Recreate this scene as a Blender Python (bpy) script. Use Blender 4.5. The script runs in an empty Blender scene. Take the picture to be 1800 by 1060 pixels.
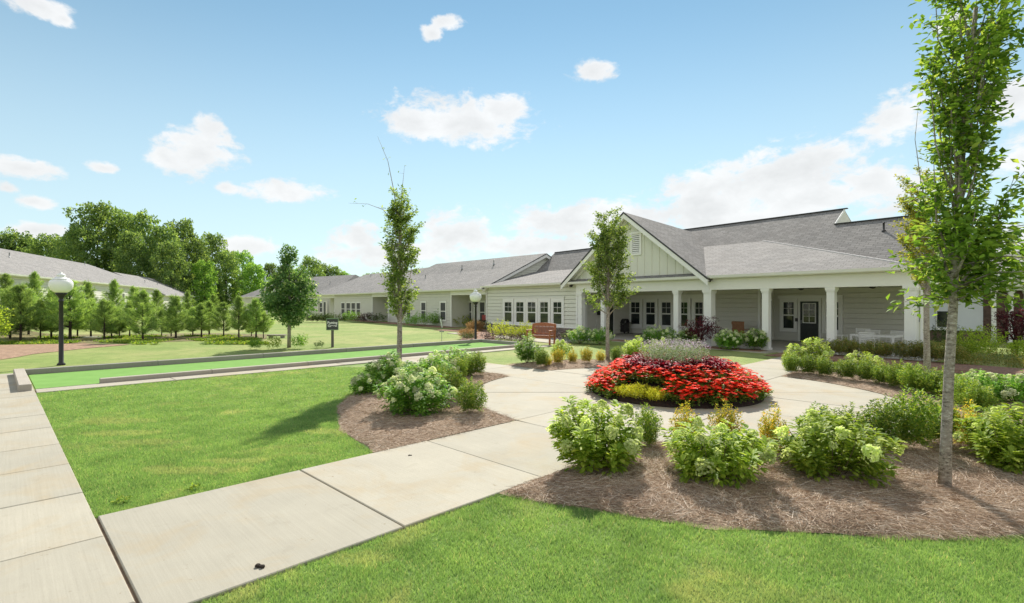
import bpy, math, random
import numpy as np
from mathutils import Vector, Matrix

random.seed(7)
RNG = np.random.default_rng(11)
S = bpy.context.scene
COL = S.collection
R = math.radians

# ------------------------------------------------------------------ camera, sky, sun, exposure
FPX, CX, HY, EYE = 913.0, 900.0, 532.0, 2.0          # survey of the photograph: focal length in px, horizon row, eye height
cam_data = bpy.data.cameras.new('camera')
cam_data.sensor_width = 36.0
cam_data.lens = FPX / 1800.0 * 36.0
cam_data.shift_y = (HY - 530.0) / 1800.0
cam_data.clip_start, cam_data.clip_end = 0.05, 3000.0
cam = bpy.data.objects.new('camera', cam_data)
cam.location = (0, 0, EYE)
cam.rotation_euler = (R(90), 0, 0)
COL.objects.link(cam)
S.camera = cam

SUN_EL, SUN_AZ = 40.0, 7.0                            # azimuth clockwise from +Y (straight ahead)
sun_data = bpy.data.lights.new('sun', 'SUN')
sun_data.energy = 2.0
sun_data.angle = R(1.0)
sun_data.color = (1.0, 0.94, 0.85)
sun = bpy.data.objects.new('sun', sun_data)
sdir = Vector((math.sin(R(SUN_AZ)) * math.cos(R(SUN_EL)), math.cos(R(SUN_AZ)) * math.cos(R(SUN_EL)), math.sin(R(SUN_EL))))
sun.rotation_euler = sdir.to_track_quat('Z', 'Y').to_euler()
sun.location = (0, 0, 60)
COL.objects.link(sun)

S.view_settings.view_transform = 'Standard'
S.view_settings.look = 'None'
S.view_settings.gamma = 1.0
S.view_settings.use_curve_mapping = False
S.view_settings.exposure = 1.82

W = bpy.data.worlds.new('World')
S.world = W
W.use_nodes = True
SKY_STRENGTH = 0.0445
CLOUD_VALUE = 6.5


def build_world():
    nt = W.node_tree
    nt.nodes.clear()
    N = nt.nodes.new
    L = nt.links.new
    out = N('ShaderNodeOutputWorld')
    bg = N('ShaderNodeBackground')
    bg.inputs['Strength'].default_value = SKY_STRENGTH
    L(bg.outputs[0], out.inputs[0])
    sky = N('ShaderNodeTexSky')
    sky.sky_type = 'NISHITA'
    sky.sun_disc = False
    sky.sun_elevation = R(SUN_EL)
    sky.sun_rotation = R(SUN_AZ)
    sky.altitude = 300
    sky.air_density = 1.0
    sky.dust_density = 0.0
    sky.ozone_density = 2.2
    tc = N('ShaderNodeTexCoord')
    sep = N('ShaderNodeSeparateXYZ')
    L(tc.outputs['Generated'], sep.inputs[0])

    def M(op, a, b=None, clamp=False):
        n = N('ShaderNodeMath')
        n.operation = op
        n.use_clamp = clamp
        for i, v in enumerate((a, b)):
            if v is None:
                continue
            if isinstance(v, (int, float)):
                n.inputs[i].default_value = v
            else:
                L(v, n.inputs[i])
        return n.outputs[0]

    az = M('ARCTAN2', sep.outputs[0], sep.outputs[1])
    el = M('ARCSINE', sep.outputs[2])
    comb = N('ShaderNodeCombineXYZ')
    L(az, comb.inputs[0])
    L(el, comb.inputs[1])
    # cumulus seen in the photograph: pixel centre and half sizes, turned into azimuth / elevation
    clouds = [(810, 208, 128, 44), (735, 210, 62, 34), (880, 190, 66, 32), (345, 258, 80, 46), (375, 225, 40, 30), (290, 272, 42, 26), (45, 292, 72, 22),
              (500, 334, 78, 22), (60, 352, 46, 15), (180, 292, 34, 12), (1042, 122, 40, 18), (785, 35, 30, 13), (760, 55, 20, 14),
              (70, 8, 70, 18), (112, 32, 28, 15), (1340, 320, 200, 62), (1400, 290, 140, 54), (1225, 345, 80, 46), (1520, 322, 90, 48),
              (1000, 385, 130, 38), (1100, 382, 130, 40), (800, 400, 68, 46), (632, 415, 52, 32), (680, 442, 150, 26), (1565, 200, 80, 46),
              (1780, 165, 60, 42), (1672, 42, 36, 32), (1795, 270, 60, 42), (398, 327, 22, 14), (60, 402, 66, 16),
              (1780, 430, 70, 44), (420, 430, 70, 22), (1300, 385, 240, 40), (10, 328, 30, 14), (1450, 340, 200, 44), (1250, 362, 150, 40), (950, 430, 200, 22), (-160, 250, 120, 50), (1980, 300, 130, 60)]
    best = None
    for cx, cy, hw, hh in clouds:
        a = math.atan((cx - CX) / FPX)
        e = math.atan((HY - cy) / FPX * math.cos(a))
        ra = hw / FPX * math.cos(a) ** 2
        rb = hh / FPX * math.cos(a)
        sub = N('ShaderNodeVectorMath')
        sub.operation = 'SUBTRACT'
        L(comb.outputs[0], sub.inputs[0])
        sub.inputs[1].default_value = (a, e - rb * 0.15, 0)
        mul = N('ShaderNodeVectorMath')
        mul.operation = 'MULTIPLY'
        L(sub.outputs[0], mul.inputs[0])
        mul.inputs[1].default_value = (1 / ra, 1 / rb, 0)
        ln = N('ShaderNodeVectorMath')
        ln.operation = 'LENGTH'
        L(mul.outputs[0], ln.inputs[0])
        v = M('SUBTRACT', 1.0, ln.outputs['Value'])
        v = M('MULTIPLY', v, 2.1)
        best = v if best is None else M('MAXIMUM', best, v)
    # added clouds outside the view, thicker than those ahead, to fill the shaded facade
    big = N('ShaderNodeTexNoise')
    big.inputs['Scale'].default_value = 3.2
    big.inputs['Detail'].default_value = 2
    L(tc.outputs['Generated'], big.inputs['Vector'])
    side = M('MULTIPLY', M('SUBTRACT', M('ABSOLUTE', az), 0.95), 3.0, True)
    gen = M('SUBTRACT', M('MULTIPLY', M('SUBTRACT', big.outputs['Fac'], 0.33), 6.0), M('MULTIPLY', M('SUBTRACT', 1.0, side), 5.0))
    best = M('MAXIMUM', best, gen)
    stretch = N('ShaderNodeVectorMath')
    stretch.operation = 'MULTIPLY'
    L(tc.outputs['Generated'], stretch.inputs[0])
    stretch.inputs[1].default_value = (1, 1, 1.7)
    nz = N('ShaderNodeTexNoise')
    nz.inputs['Scale'].default_value = 16
    nz.inputs['Detail'].default_value = 10
    nz.inputs['Roughness'].default_value = 0.63
    nz.inputs['Distortion'].default_value = 0.35
    L(stretch.outputs[0], nz.inputs['Vector'])
    nz3 = N('ShaderNodeTexNoise')
    nz3.inputs['Scale'].default_value = 48
    nz3.inputs['Detail'].default_value = 6
    nz3.inputs['Roughness'].default_value = 0.6
    L(stretch.outputs[0], nz3.inputs['Vector'])
    best = M('ADD', best, M('MULTIPLY', M('SUBTRACT', nz3.outputs['Fac'], 0.5), 1.9))
    dens = M('ADD', best, M('MULTIPLY', M('SUBTRACT', nz.outputs['Fac'], 0.47), 4.2))
    mr = N('ShaderNodeMapRange')
    mr.interpolation_type = 'SMOOTHSTEP'
    L(dens, mr.inputs['Value'])
    mr.inputs['From Min'].default_value = 0.0
    mr.inputs['From Max'].default_value = 1.15
    shade = N('ShaderNodeMapRange')
    L(dens, shade.inputs['Value'])
    shade.inputs['From Min'].default_value = 0.9
    shade.inputs['From Max'].default_value = 2.6
    shade.inputs['To Min'].default_value = 1.0
    shade.inputs['To Max'].default_value = 0.9
    nz2 = N('ShaderNodeTexNoise')
    nz2.inputs['Scale'].default_value = 11
    nz2.inputs['Detail'].default_value = 6
    L(stretch.outputs[0], nz2.inputs['Vector'])
    sh2 = N('ShaderNodeMapRange')
    L(nz2.outputs['Fac'], sh2.inputs['Value'])
    sh2.inputs['From Min'].default_value = 0.35
    sh2.inputs['From Max'].default_value = 0.62
    sh2.inputs['To Min'].default_value = 0.88
    sh2.inputs['To Max'].default_value = 1.0
    shade2 = M('MULTIPLY', shade.outputs[0], sh2.outputs[0])
    cl = N('ShaderNodeMixRGB')
    cl.blend_type = 'MULTIPLY'
    cl.inputs[0].default_value = 1
    cl.inputs[1].default_value = (CLOUD_VALUE * 0.985, CLOUD_VALUE * 0.995, CLOUD_VALUE, 1)
    L(shade2, cl.inputs[2])
    # thin white veil low over the horizon, right round
    veil = N('ShaderNodeMapRange')
    veil.interpolation_type = 'SMOOTHSTEP'
    L(el, veil.inputs['Value'])
    veil.inputs['From Min'].default_value = 0.0
    veil.inputs['From Max'].default_value = 0.56
    veil.inputs['To Min'].default_value = 0.74
    veil.inputs['To Max'].default_value = 0.0
    tint = N('ShaderNodeMixRGB')
    tint.blend_type = 'MULTIPLY'
    tint.inputs[0].default_value = 1.0
    tint.inputs[2].default_value = (SKY_TINT[0], SKY_TINT[1], SKY_TINT[2], 1)
    L(sky.outputs[0], tint.inputs[1])
    m0 = N('ShaderNodeMixRGB')
    L(veil.outputs[0], m0.inputs[0])
    L(tint.outputs[0], m0.inputs[1])
    m0.inputs[2].default_value = (CLOUD_VALUE * 0.70, CLOUD_VALUE * 0.84, CLOUD_VALUE * 0.93, 1)
    mx = N('ShaderNodeMixRGB')
    L(M('MULTIPLY', mr.outputs[0], 0.94), mx.inputs[0])
    L(m0.outputs[0], mx.inputs[1])
    L(cl.outputs[0], mx.inputs[2])
    L(mx.outputs[0], bg.inputs['Color'])


SKY_TINT = (0.97, 1.06, 0.86)
build_world()

# ------------------------------------------------------------------ survey helpers


def G(px, py, z=0.0):
    """Ground point (at height z) that the survey found at that pixel."""
    y = FPX * (EYE - z) / (py - HY)
    return ((px - CX) / FPX * y, y)


def at(px, py, depth):
    return ((px - CX) / FPX * depth, depth, EYE + (HY - py) / FPX * depth)


RT = math.sqrt(2)


def AB(a, b):
    """the paths' own axes: a runs along the near walk, b along the left walk"""
    return ((a - b) / RT, (a + b) / RT)


# ------------------------------------------------------------------ object helpers
KIDS = {}


def link(o, parent=None):
    COL.objects.link(o)
    if parent is not None:
        o.parent = parent
        KIDS.setdefault(parent.name, []).append(o)
    return o


def tag(o, label=None, cat=None, group=None, kind=None):
    for k, v in (('label', label), ('category', cat), ('group', group), ('kind', kind)):
        if v:
            o[k] = v
    return o


def empty(name, label, cat, loc=(0, 0, 0), rz=0.0, group=None):
    o = bpy.data.objects.new(name, None)
    o.empty_display_size = 0.1
    o.location = loc
    o.rotation_euler = (0, 0, rz)
    link(o)
    return tag(o, label, cat, group)


def obj(name, me, parent=None, loc=None, rot=None, scale=None):
    o = bpy.data.objects.new(name, me)
    if loc is not None:
        o.location = loc
    if rot is not None:
        o.rotation_euler = rot
    if scale is not None:
        o.scale = (scale,) * 3 if isinstance(scale, (int, float)) else scale
    return link(o, parent)


def dup(src, loc, rz=0.0, scale=1.0, label=None, group=None, parent=None):
    c = src.copy()
    if parent is None:
        c.location = loc
        c.rotation_euler = (src.rotation_euler[0], src.rotation_euler[1], rz)
        c.scale = (scale,) * 3 if isinstance(scale, (int, float)) else scale
    link(c, parent)
    if label:
        c['label'] = label
    if group:
        c['group'] = group
    for ch in KIDS.get(src.name, []):
        dup(ch, None, parent=c)
    return c


def np_mesh(name, v, f, m, smooth=False):
    v = np.asarray(v, dtype=np.float32)
    f = np.asarray(f, dtype=np.int32)
    me = bpy.data.meshes.new(name)
    n, k = f.shape
    me.vertices.add(len(v))
    me.vertices.foreach_set('co', v.ravel())
    me.loops.add(n * k)
    me.loops.foreach_set('vertex_index', f.ravel())
    me.polygons.add(n)
    me.polygons.foreach_set('loop_start', np.arange(0, n * k, k, dtype=np.int32))
    if smooth:
        me.polygons.foreach_set('use_smooth', np.ones(n, dtype=bool))
    me.update(calc_edges=True)
    if m is not None:
        me.materials.append(m)
    return me


class MB:
    """collects boxes, prisms, tubes and lathes; mesh() turns them into one mesh"""

    def __init__(s):
        s.v, s.f, s.uv = [], [], {}

    def poly(s, pts):
        i = len(s.v)
        s.v += [tuple(p) for p in pts]
        s.f.append(tuple(range(i, i + len(pts))))
        return s

    def box(s, x0, x1, y0, y1, z0, z1):
        i = len(s.v)
        s.v += [(x0, y0, z0), (x1, y0, z0), (x1, y1, z0), (x0, y1, z0), (x0, y0, z1), (x1, y0, z1), (x1, y1, z1), (x0, y1, z1)]
        s.f += [tuple(i + k for k in q) for q in ((0, 3, 2, 1), (4, 5, 6, 7), (0, 1, 5, 4), (1, 2, 6, 5), (2, 3, 7, 6), (3, 0, 4, 7))]
        return s

    def prism(s, pts, z0, z1):
        """pts: ccw 2D outline"""
        n, i = len(pts), len(s.v)
        s.v += [(p[0], p[1], z0) for p in pts] + [(p[0], p[1], z1) for p in pts]
        s.f.append(tuple(i + k for k in range(n - 1, -1, -1)))
        s.f.append(tuple(i + n + k for k in range(n)))
        for k in range(n):
            j = (k + 1) % n
            s.f.append((i + k, i + j, i + n + j, i + n + k))
        return s

    def slab3(s, pts, off):
        """3D polygon extruded by the vector off"""
        n, i = len(pts), len(s.v)
        s.v += [tuple(p) for p in pts] + [tuple(p[k] + off[k] for k in range(3)) for p in pts]
        s.f.append(tuple(i + k for k in range(n)))
        s.f.append(tuple(i + n + k for k in range(n - 1, -1, -1)))
        for k in range(n):
            j = (k + 1) % n
            s.f.append((i + j, i + k, i + n + k, i + n + j))
        return s

    def tube(s, pts, rad, sides=6, cap=True):
        pts = [Vector(p) for p in pts]
        if isinstance(rad, (int, float)):
            rad = [rad] * len(pts)
        i0 = len(s.v)
        ref = Vector((0, 0, 1))
        for k, p in enumerate(pts):
            d = (pts[min(k + 1, len(pts) - 1)] - pts[max(k - 1, 0)])
            if d.length < 1e-9:
                d = Vector((0, 0, 1))
            d.normalize()
            a = d.cross(ref if abs(d.z) < 0.95 else Vector((1, 0, 0))).normalized()
            b = d.cross(a)
            for q in range(sides):
                t = 2 * math.pi * q / sides
                s.v.append(tuple(p + (a * math.cos(t) + b * math.sin(t)) * rad[k]))
        for k in range(len(pts) - 1):
            for q in range(sides):
                r = (q + 1) % sides
                s.f.append((i0 + k * sides + q, i0 + k * sides + r, i0 + (k + 1) * sides + r, i0 + (k + 1) * sides + q))
        if cap:
            s.f.append(tuple(i0 + q for q in range(sides - 1, -1, -1)))
            e = i0 + (len(pts) - 1) * sides
            s.f.append(tuple(e + q for q in range(sides)))
        return s

    def lathe(s, prof, sides=24, c=(0, 0)):
        i0 = len(s.v)
        for r, z in prof:
            for q in range(sides):
                t = 2 * math.pi * q / sides
                s.v.append((c[0] + r * math.cos(t), c[1] + r * math.sin(t), z))
        for k in range(len(prof) - 1):
            for q in range(sides):
                r = (q + 1) % sides
                s.f.append((i0 + k * sides + q, i0 + k * sides + r, i0 + (k + 1) * sides + r, i0 + (k + 1) * sides + q))
        s.f.append(tuple(i0 + q for q in range(sides - 1, -1, -1)))
        e = i0 + (len(prof) - 1) * sides
        s.f.append(tuple(e + q for q in range(sides)))
        return s

    def mesh(s, name, m, smooth=False, bevel=0):
        me = bpy.data.meshes.new(name)
        me.from_pydata(s.v, [], s.f)
        if smooth:
            for p in me.polygons:
                p.use_smooth = len(p.vertices) <= 4
        me.materials.append(m)
        me.update()
        return me

    def put(s, name, m, parent=None, smooth=False, label=None):
        o = obj(name, s.mesh(name, m, smooth), parent)
        if label:
            o['label'] = label
        return o


# ------------------------------------------------------------------ materials
def nodes(name):
    m = bpy.data.materials.new(name)
    m.use_nodes = True
    nt = m.node_tree
    nt.nodes.clear()
    out = nt.nodes.new('ShaderNodeOutputMaterial')
    b = nt.nodes.new('ShaderNodeBsdfPrincipled')
    nt.links.new(b.outputs[0], out.inputs[0])
    return m, nt, b, out


def rgba(c):
    return (c[0], c[1], c[2], 1)


def ramp(nt, fac, stops):
    r = nt.nodes.new('ShaderNodeValToRGB')
    e = r.color_ramp.elements
    while len(e) < len(stops):
        e.new(0.5)
    for k, (p, c) in enumerate(stops):
        e[k].position = p
        e[k].color = rgba(c)
    nt.links.new(fac, r.inputs[0])
    return r.outputs[0]


def noise(nt, vec, scale, detail=4, rough=0.55, dist=0.0):
    n = nt.nodes.new('ShaderNodeTexNoise')
    n.inputs['Scale'].default_value = scale
    n.inputs['Detail'].default_value = detail
    n.inputs['Roughness'].default_value = rough
    n.inputs['Distortion'].default_value = dist
    if vec is not None:
        nt.links.new(vec, n.inputs['Vector'])
    return n.outputs['Fac']


def mix(nt, fac, a, b, mode='MIX'):
    n = nt.nodes.new('ShaderNodeMixRGB')
    n.blend_type = mode
    for i, v in enumerate((fac, a, b)):
        if isinstance(v, (int, float)):
            n.inputs[i].default_value = v
        elif isinstance(v, (tuple, list)):
            n.inputs[i].default_value = rgba(v)
        else:
            nt.links.new(v, n.inputs[i])
    return n.outputs[0]


def coords(nt, kind='Object'):
    return nt.nodes.new('ShaderNodeTexCoord').outputs[kind]


def worldpos(nt):
    return nt.nodes.new('ShaderNodeNewGeometry').outputs['Position']


def bump(nt, b, height, strength=0.3, dist=0.01):
    n = nt.nodes.new('ShaderNodeBump')
    n.inputs['Strength'].default_value = strength
    n.inputs['Distance'].default_value = dist
    nt.links.new(height, n.inputs['Height'])
    nt.links.new(n.outputs[0], b.inputs['Normal'])


def mat(name, c1, c2=None, rough=0.6, scale=6.0, bscale=None, bstr=0.2, bdist=0.01, metal=0.0, spec=0.4):
    m, nt, b, out = nodes(name)
    c2 = c2 or tuple(x * 0.85 for x in c1)
    p = worldpos(nt)
    f = noise(nt, p, scale, 5, 0.6)
    nt.links.new(ramp(nt, f, [(0.3, c2), (0.7, c1)]), b.inputs['Base Color'])
    b.inputs['Roughness'].default_value = rough
    b.inputs['Metallic'].default_value = metal
    b.inputs['Specular IOR Level'].default_value = spec
    if bscale:
        bump(nt, b, noise(nt, p, bscale, 4, 0.6), bstr, bdist)
    return m


def leaf_mat(name, stops, trans=0.4, tcol=None, rough=0.42, gain=1.65):
    m, nt, b, out = nodes(name)
    if tcol is None:
        stops = [(p, tuple(min(0.8, x * gain * 1.08) for x in c)) for p, c in stops]
        trans = min(0.5, trans + 0.06)
    geo = nt.nodes.new('ShaderNodeNewGeometry')
    col = ramp(nt, geo.outputs['Random Per Island'], stops)
    oi = nt.nodes.new('ShaderNodeObjectInfo')
    hs = nt.nodes.new('ShaderNodeHueSaturation')
    mr = nt.nodes.new('ShaderNodeMapRange')
    nt.links.new(oi.outputs['Random'], mr.inputs['Value'])
    mr.inputs['To Min'].default_value = 0.80
    mr.inputs['To Max'].default_value = 1.2
    nt.links.new(mr.outputs[0], hs.inputs['Value'])
    nt.links.new(col, hs.inputs['Color'])
    nt.links.new(hs.outputs[0], b.inputs['Base Color'])
    b.inputs['Roughness'].default_value = max(rough, 0.55)
    b.inputs['Specular IOR Level'].default_value = 0.18
    t = nt.nodes.new('ShaderNodeBsdfTranslucent')
    tc = mix(nt, 1.0, hs.outputs[0], tcol or (1.7, 1.6, 0.7), 'MULTIPLY')
    nt.links.new(tc, t.inputs['Color'])
    ms = nt.nodes.new('ShaderNodeMixShader')
    ms.inputs[0].default_value = trans
    nt.links.new(b.outputs[0], ms.inputs[1])
    nt.links.new(t.outputs[0], ms.inputs[2])
    nt.links.new(ms.outputs[0], out.inputs[0])
    return m


def concrete_mat(name, c=(0.43, 0.402, 0.325), rust=0.5):
    m, nt, b, out = nodes(name)
    p = worldpos(nt)
    base = ramp(nt, noise(nt, p, 1.3, 6, 0.6), [(0.3, tuple(x * 0.88 for x in c)), (0.7, c)])
    oi = nt.nodes.new('ShaderNodeObjectInfo')
    tone = ramp(nt, oi.outputs['Random'], [(0, (0.92, 0.92, 0.92)), (1, (1.04, 1.03, 1.02))])
    base = mix(nt, 1.0, base, tone, 'MULTIPLY')
    spk = ramp(nt, noise(nt, p, 160, 3, 0.7), [(0.35, (0.86, 0.86, 0.86)), (0.6, (1.03, 1.03, 1.03))])
    base = mix(nt, 1.0, base, spk, 'MULTIPLY')
    st = ramp(nt, noise(nt, p, 1.1, 7, 0.62, 0.6), [(0.50, (0, 0, 0)), (0.72, (1, 1, 1))])
    stain = nt.nodes.new('ShaderNodeMath')
    stain.operation = 'MULTIPLY'
    nt.links.new(st, stain.inputs[0])
    stain.inputs[1].default_value = rust
    base = mix(nt, stain.outputs[0], base, (c[0] * 0.90, c[1] * 0.72, c[2] * 0.48))
    grey = ramp(nt, noise(nt, p, 3.1, 6, 0.7), [(0.6, (1, 1, 1)), (0.8, (0.83, 0.82, 0.80))])
    base = mix(nt, 1.0, base, grey, 'MULTIPLY')
    bs_ = nt.nodes.new('ShaderNodeVectorMath')
    bs_.operation = 'DOT_PRODUCT'
    nt.links.new(p, bs_.inputs[0])
    bs_.inputs[1].default_value = (0.707, 0.707, 0)
    cb = nt.nodes.new('ShaderNodeCombineXYZ')
    nt.links.new(bs_.outputs['Value'], cb.inputs[0])
    pl_ = nt.nodes.new('ShaderNodeVectorMath')
    pl_.operation = 'MULTIPLY'
    nt.links.new(p, pl_.inputs[0])
    pl_.inputs[1].default_value = (0.02, 0.02, 0.02)
    pa = nt.nodes.new('ShaderNodeVectorMath')
    pa.operation = 'ADD'
    nt.links.new(cb.outputs[0], pa.inputs[0])
    nt.links.new(pl_.outputs[0], pa.inputs[1])
    broom = noise(nt, pa.outputs[0], 60, 4, 0.7)
    base = mix(nt, 1.0, base, ramp(nt, broom, [(0.3, (0.93, 0.93, 0.925)), (0.7, (1.05, 1.05, 1.05))]), 'MULTIPLY')
    spot = ramp(nt, noise(nt, p, 14, 3, 0.6), [(0.70, (1, 1, 1)), (0.76, (0.72, 0.66, 0.58))])
    base = mix(nt, 1.0, base, spot, 'MULTIPLY')
    nt.links.new(base, b.inputs['Base Color'])
    b.inputs['Roughness'].default_value = 0.85
    b.inputs['Specular IOR Level'].default_value = 0.25
    bump(nt, b, noise(nt, p, 120, 4, 0.7), 0.25, 0.004)
    return m


def grass_ground_mat(name, g1, g2, dry, drymin=0.5, drymax=0.75):
    m, nt, b, out = nodes(name)
    p = worldpos(nt)
    c = ramp(nt, noise(nt, p, 0.55, 5, 0.6), [(0.3, g2), (0.7, g1)])
    d = ramp(nt, noise(nt, p, 0.23, 6, 0.62, 0.5), [(drymin, (0, 0, 0)), (drymax, (1, 1, 1))])
    c = mix(nt, d, c, dry)
    m2 = ramp(nt, noise(nt, p, 2.6, 6, 0.7), [(0.3, (0.80, 0.84, 0.82)), (0.7, (1.18, 1.14, 1.16))])
    c = mix(nt, 1.0, c, m2, 'MULTIPLY')
    f = ramp(nt, noise(nt, p, 38, 5, 0.75), [(0.25, (0.62, 0.62, 0.62)), (0.75, (1.25, 1.25, 1.2))])
    c = mix(nt, 1.0, c, f, 'MULTIPLY')
    nt.links.new(c, b.inputs['Base Color'])
    b.inputs['Roughness'].default_value = 0.9
    b.inputs['Specular IOR Level'].default_value = 0.15
    bump(nt, b, noise(nt, p, 60, 4, 0.8), 0.6, 0.03)
    return m


SPOTS = [G(215, 763) + (0.55, 0.16), G(255, 779) + (0.5, 0.14), G(345, 829) + (0.55, 0.13), G(275, 826) + (0.16, 0.12), G(420, 812) + (0.35, 0.1), G(200, 742) + (0.6, 0.2), G(690, 930) + (0.35, 0.1), G(640, 985) + (0.22, 0.1), G(590, 760) + (0.5, 0.15)]


def blade_mat(name, g1, g2, dry, lo=0.52, hi=0.72, trans=0.35, spots=()):
    m, nt, b, out = nodes(name)
    p = worldpos(nt)
    geo = nt.nodes.new('ShaderNodeNewGeometry')
    c = ramp(nt, geo.outputs['Random Per Island'], [(0, g2), (0.75, g1), (0.93, g1), (1.0, dry)])
    big = ramp(nt, noise(nt, p, 0.9, 5, 0.6, 0.8), [(lo, (0, 0, 0)), (hi, (1, 1, 1))])
    # the bare straw-coloured spots of this lawn
    wob = nt.nodes.new('ShaderNodeTexNoise')
    wob.inputs['Scale'].default_value = 6.5
    wob.inputs['Detail'].default_value = 5
    nt.links.new(p, wob.inputs['Vector'])
    for sx, sy, rx, ry in spots:
        vs = nt.nodes.new('ShaderNodeVectorMath')
        vs.operation = 'SUBTRACT'
        nt.links.new(p, vs.inputs[0])
        vs.inputs[1].default_value = (sx, sy, 0)
        vm = nt.nodes.new('ShaderNodeVectorMath')
        vm.operation = 'MULTIPLY'
        nt.links.new(vs.outputs[0], vm.inputs[0])
        vm.inputs[1].default_value = (1 / rx, 1 / ry, 0)
        ln = nt.nodes.new('ShaderNodeVectorMath')
        ln.operation = 'LENGTH'
        nt.links.new(vm.outputs[0], ln.inputs[0])
        ad = nt.nodes.new('ShaderNodeMath')
        ad.operation = 'MULTIPLY_ADD'
        nt.links.new(wob.outputs['Fac'], ad.inputs[0])
        ad.inputs[1].default_value = -1.9
        nt.links.new(ln.outputs['Value'], ad.inputs[2])
        big = mix(nt, 1.0, big, ramp(nt, ad.outputs[0], [(0.0, (0.40, 0.40, 0.40)), (0.14, (0.20, 0.20, 0.20)), (0.42, (0, 0, 0))]), 'LIGHTEN')
    hb = nt.nodes.new('ShaderNodeMath')
    hb.operation = 'MULTIPLY'
    hb.inputs[1].default_value = 0.75
    nt.links.new(big, hb.inputs[0])
    c = mix(nt, hb.outputs[0], c, dry)
    broad = ramp(nt, noise(nt, p, 1.7, 6, 0.68), [(0.28, (0.70, 0.74, 0.74)), (0.5, (0.98, 0.98, 0.98)), (0.72, (1.28, 1.2, 1.2))])
    c = mix(nt, 1.0, c, broad, 'MULTIPLY')
    nt.links.new(c, b.inputs['Base Color'])
    b.inputs['Roughness'].default_value = 0.55
    b.inputs['Specular IOR Level'].default_value = 0.25
    t = nt.nodes.new('ShaderNodeBsdfTranslucent')
    nt.links.new(mix(nt, 1.0, c, (1.5, 1.5, 0.8), 'MULTIPLY'), t.inputs['Color'])
    ms = nt.nodes.new('ShaderNodeMixShader')
    ms.inputs[0].default_value = trans
    nt.links.new(b.outputs[0], ms.inputs[1])
    nt.links.new(t.outputs[0], ms.inputs[2])
    nt.links.new(ms.outputs[0], out.inputs[0])
    return m


def shingle_mat(name, c1=(0.285, 0.278, 0.268), c2=(0.205, 0.199, 0.191)):
    m, nt, b, out = nodes(name)
    uv = nt.nodes.new('ShaderNodeUVMap')
    br = nt.nodes.new('ShaderNodeTexBrick')
    nt.links.new(uv.outputs[0], br.inputs['Vector'])
    br.inputs['Color1'].default_value = rgba(c1)
    br.inputs['Color2'].default_value = rgba(c2)
    br.inputs['Mortar'].default_value = rgba(tuple(x * 0.42 for x in c2))
    br.inputs['Scale'].default_value = 1.0
    br.inputs['Mortar Size'].default_value = 0.012
    br.inputs['Mortar Smooth'].default_value = 0.6
    br.inputs['Brick Width'].default_value = 0.33
    br.inputs['Row Height'].default_value = 0.145
    br.offset = 0.37
    n = ramp(nt, noise(nt, uv.outputs[0], 26, 4, 0.8), [(0.3, (0.75, 0.75, 0.76)), (0.7, (1.22, 1.2, 1.18))])
    c = mix(nt, 1.0, br.outputs['Color'], n, 'MULTIPLY')
    w = ramp(nt, noise(nt, uv.outputs[0], 0.7, 4, 0.6), [(0.3, (0.9, 0.9, 0.9)), (0.7, (1.1, 1.08, 1.06))])
    c = mix(nt, 1.0, c, w, 'MULTIPLY')
    nt.links.new(c, b.inputs['Base Color'])
    b.inputs['Roughness'].default_value = 0.9
    b.inputs['Specular IOR Level'].default_value = 0.2
    bump(nt, b, br.outputs['Fac'], -0.6, 0.012)
    return m


def glass_mat(name, c=(0.035, 0.045, 0.045)):
    m, nt, b, out = nodes(name)
    p = worldpos(nt)
    nt.links.new(ramp(nt, noise(nt, p, 1.7, 3, 0.6), [(0.35, tuple(x * 0.45 for x in c)), (0.7, c)]), b.inputs['Base Color'])
    b.inputs['Roughness'].default_value = 0.04
    b.inputs['Specular IOR Level'].default_value = 0.55
    return m


def straw_mat(name):
    m, nt, b, out = nodes(name)
    geo = nt.nodes.new('ShaderNodeNewGeometry')
    c = ramp(nt, geo.outputs['Random Per Island'], [(0, (0.22, 0.145, 0.095)), (0.35, (0.44, 0.325, 0.225)), (0.7, (0.61, 0.51, 0.395)), (1, (0.74, 0.69, 0.60))])
    p = worldpos(nt)
    patch = ramp(nt, noise(nt, p, 1.6, 5, 0.65), [(0.3, (0.72, 0.64, 0.60)), (0.7, (1.18, 1.16, 1.14))])
    nt.links.new(mix(nt, 1.0, c, patch, 'MULTIPLY'), b.inputs['Base Color'])
    b.inputs['Roughness'].default_value = 0.7
    b.inputs['Specular IOR Level'].default_value = 0.2
    return m


M_CONC = concrete_mat('concrete_walk')
M_CONC_GREY = concrete_mat('concrete_porch', (0.46, 0.44, 0.405), 0.1)
M_KERB = concrete_mat('concrete_kerb', (0.44, 0.40, 0.34), 0.15)
M_KERB_DARK = concrete_mat('dark_kerb', (0.35, 0.33, 0.29), 0.2)  # kerb concrete with a darker base colour, for rear and end kerbs and bench legs
M_JOINT = mat('joint_soil', (0.27, 0.19, 0.125), (0.13, 0.09, 0.06), 0.95, 8)
M_LAWN = grass_ground_mat('lawn_soil', (0.24, 0.345, 0.115), (0.18, 0.285, 0.08), (0.42, 0.38, 0.19))
M_FARLAWN = grass_ground_mat('far_lawn', (0.275, 0.345, 0.105), (0.205, 0.285, 0.08), (0.43, 0.40, 0.18), 0.44, 0.78)
M_BLADE = blade_mat('grass_blade', (0.265, 0.395, 0.148), (0.18, 0.305, 0.104), (0.58, 0.50, 0.31), 0.56, 0.80, 0.47, spots=SPOTS)
M_STRAWBED = mat('pine_straw_bed', (0.44, 0.33, 0.235), (0.22, 0.145, 0.09), 0.9, 22, 60, 0.8, 0.03)
M_STRAW = straw_mat('pine_straw')
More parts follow.
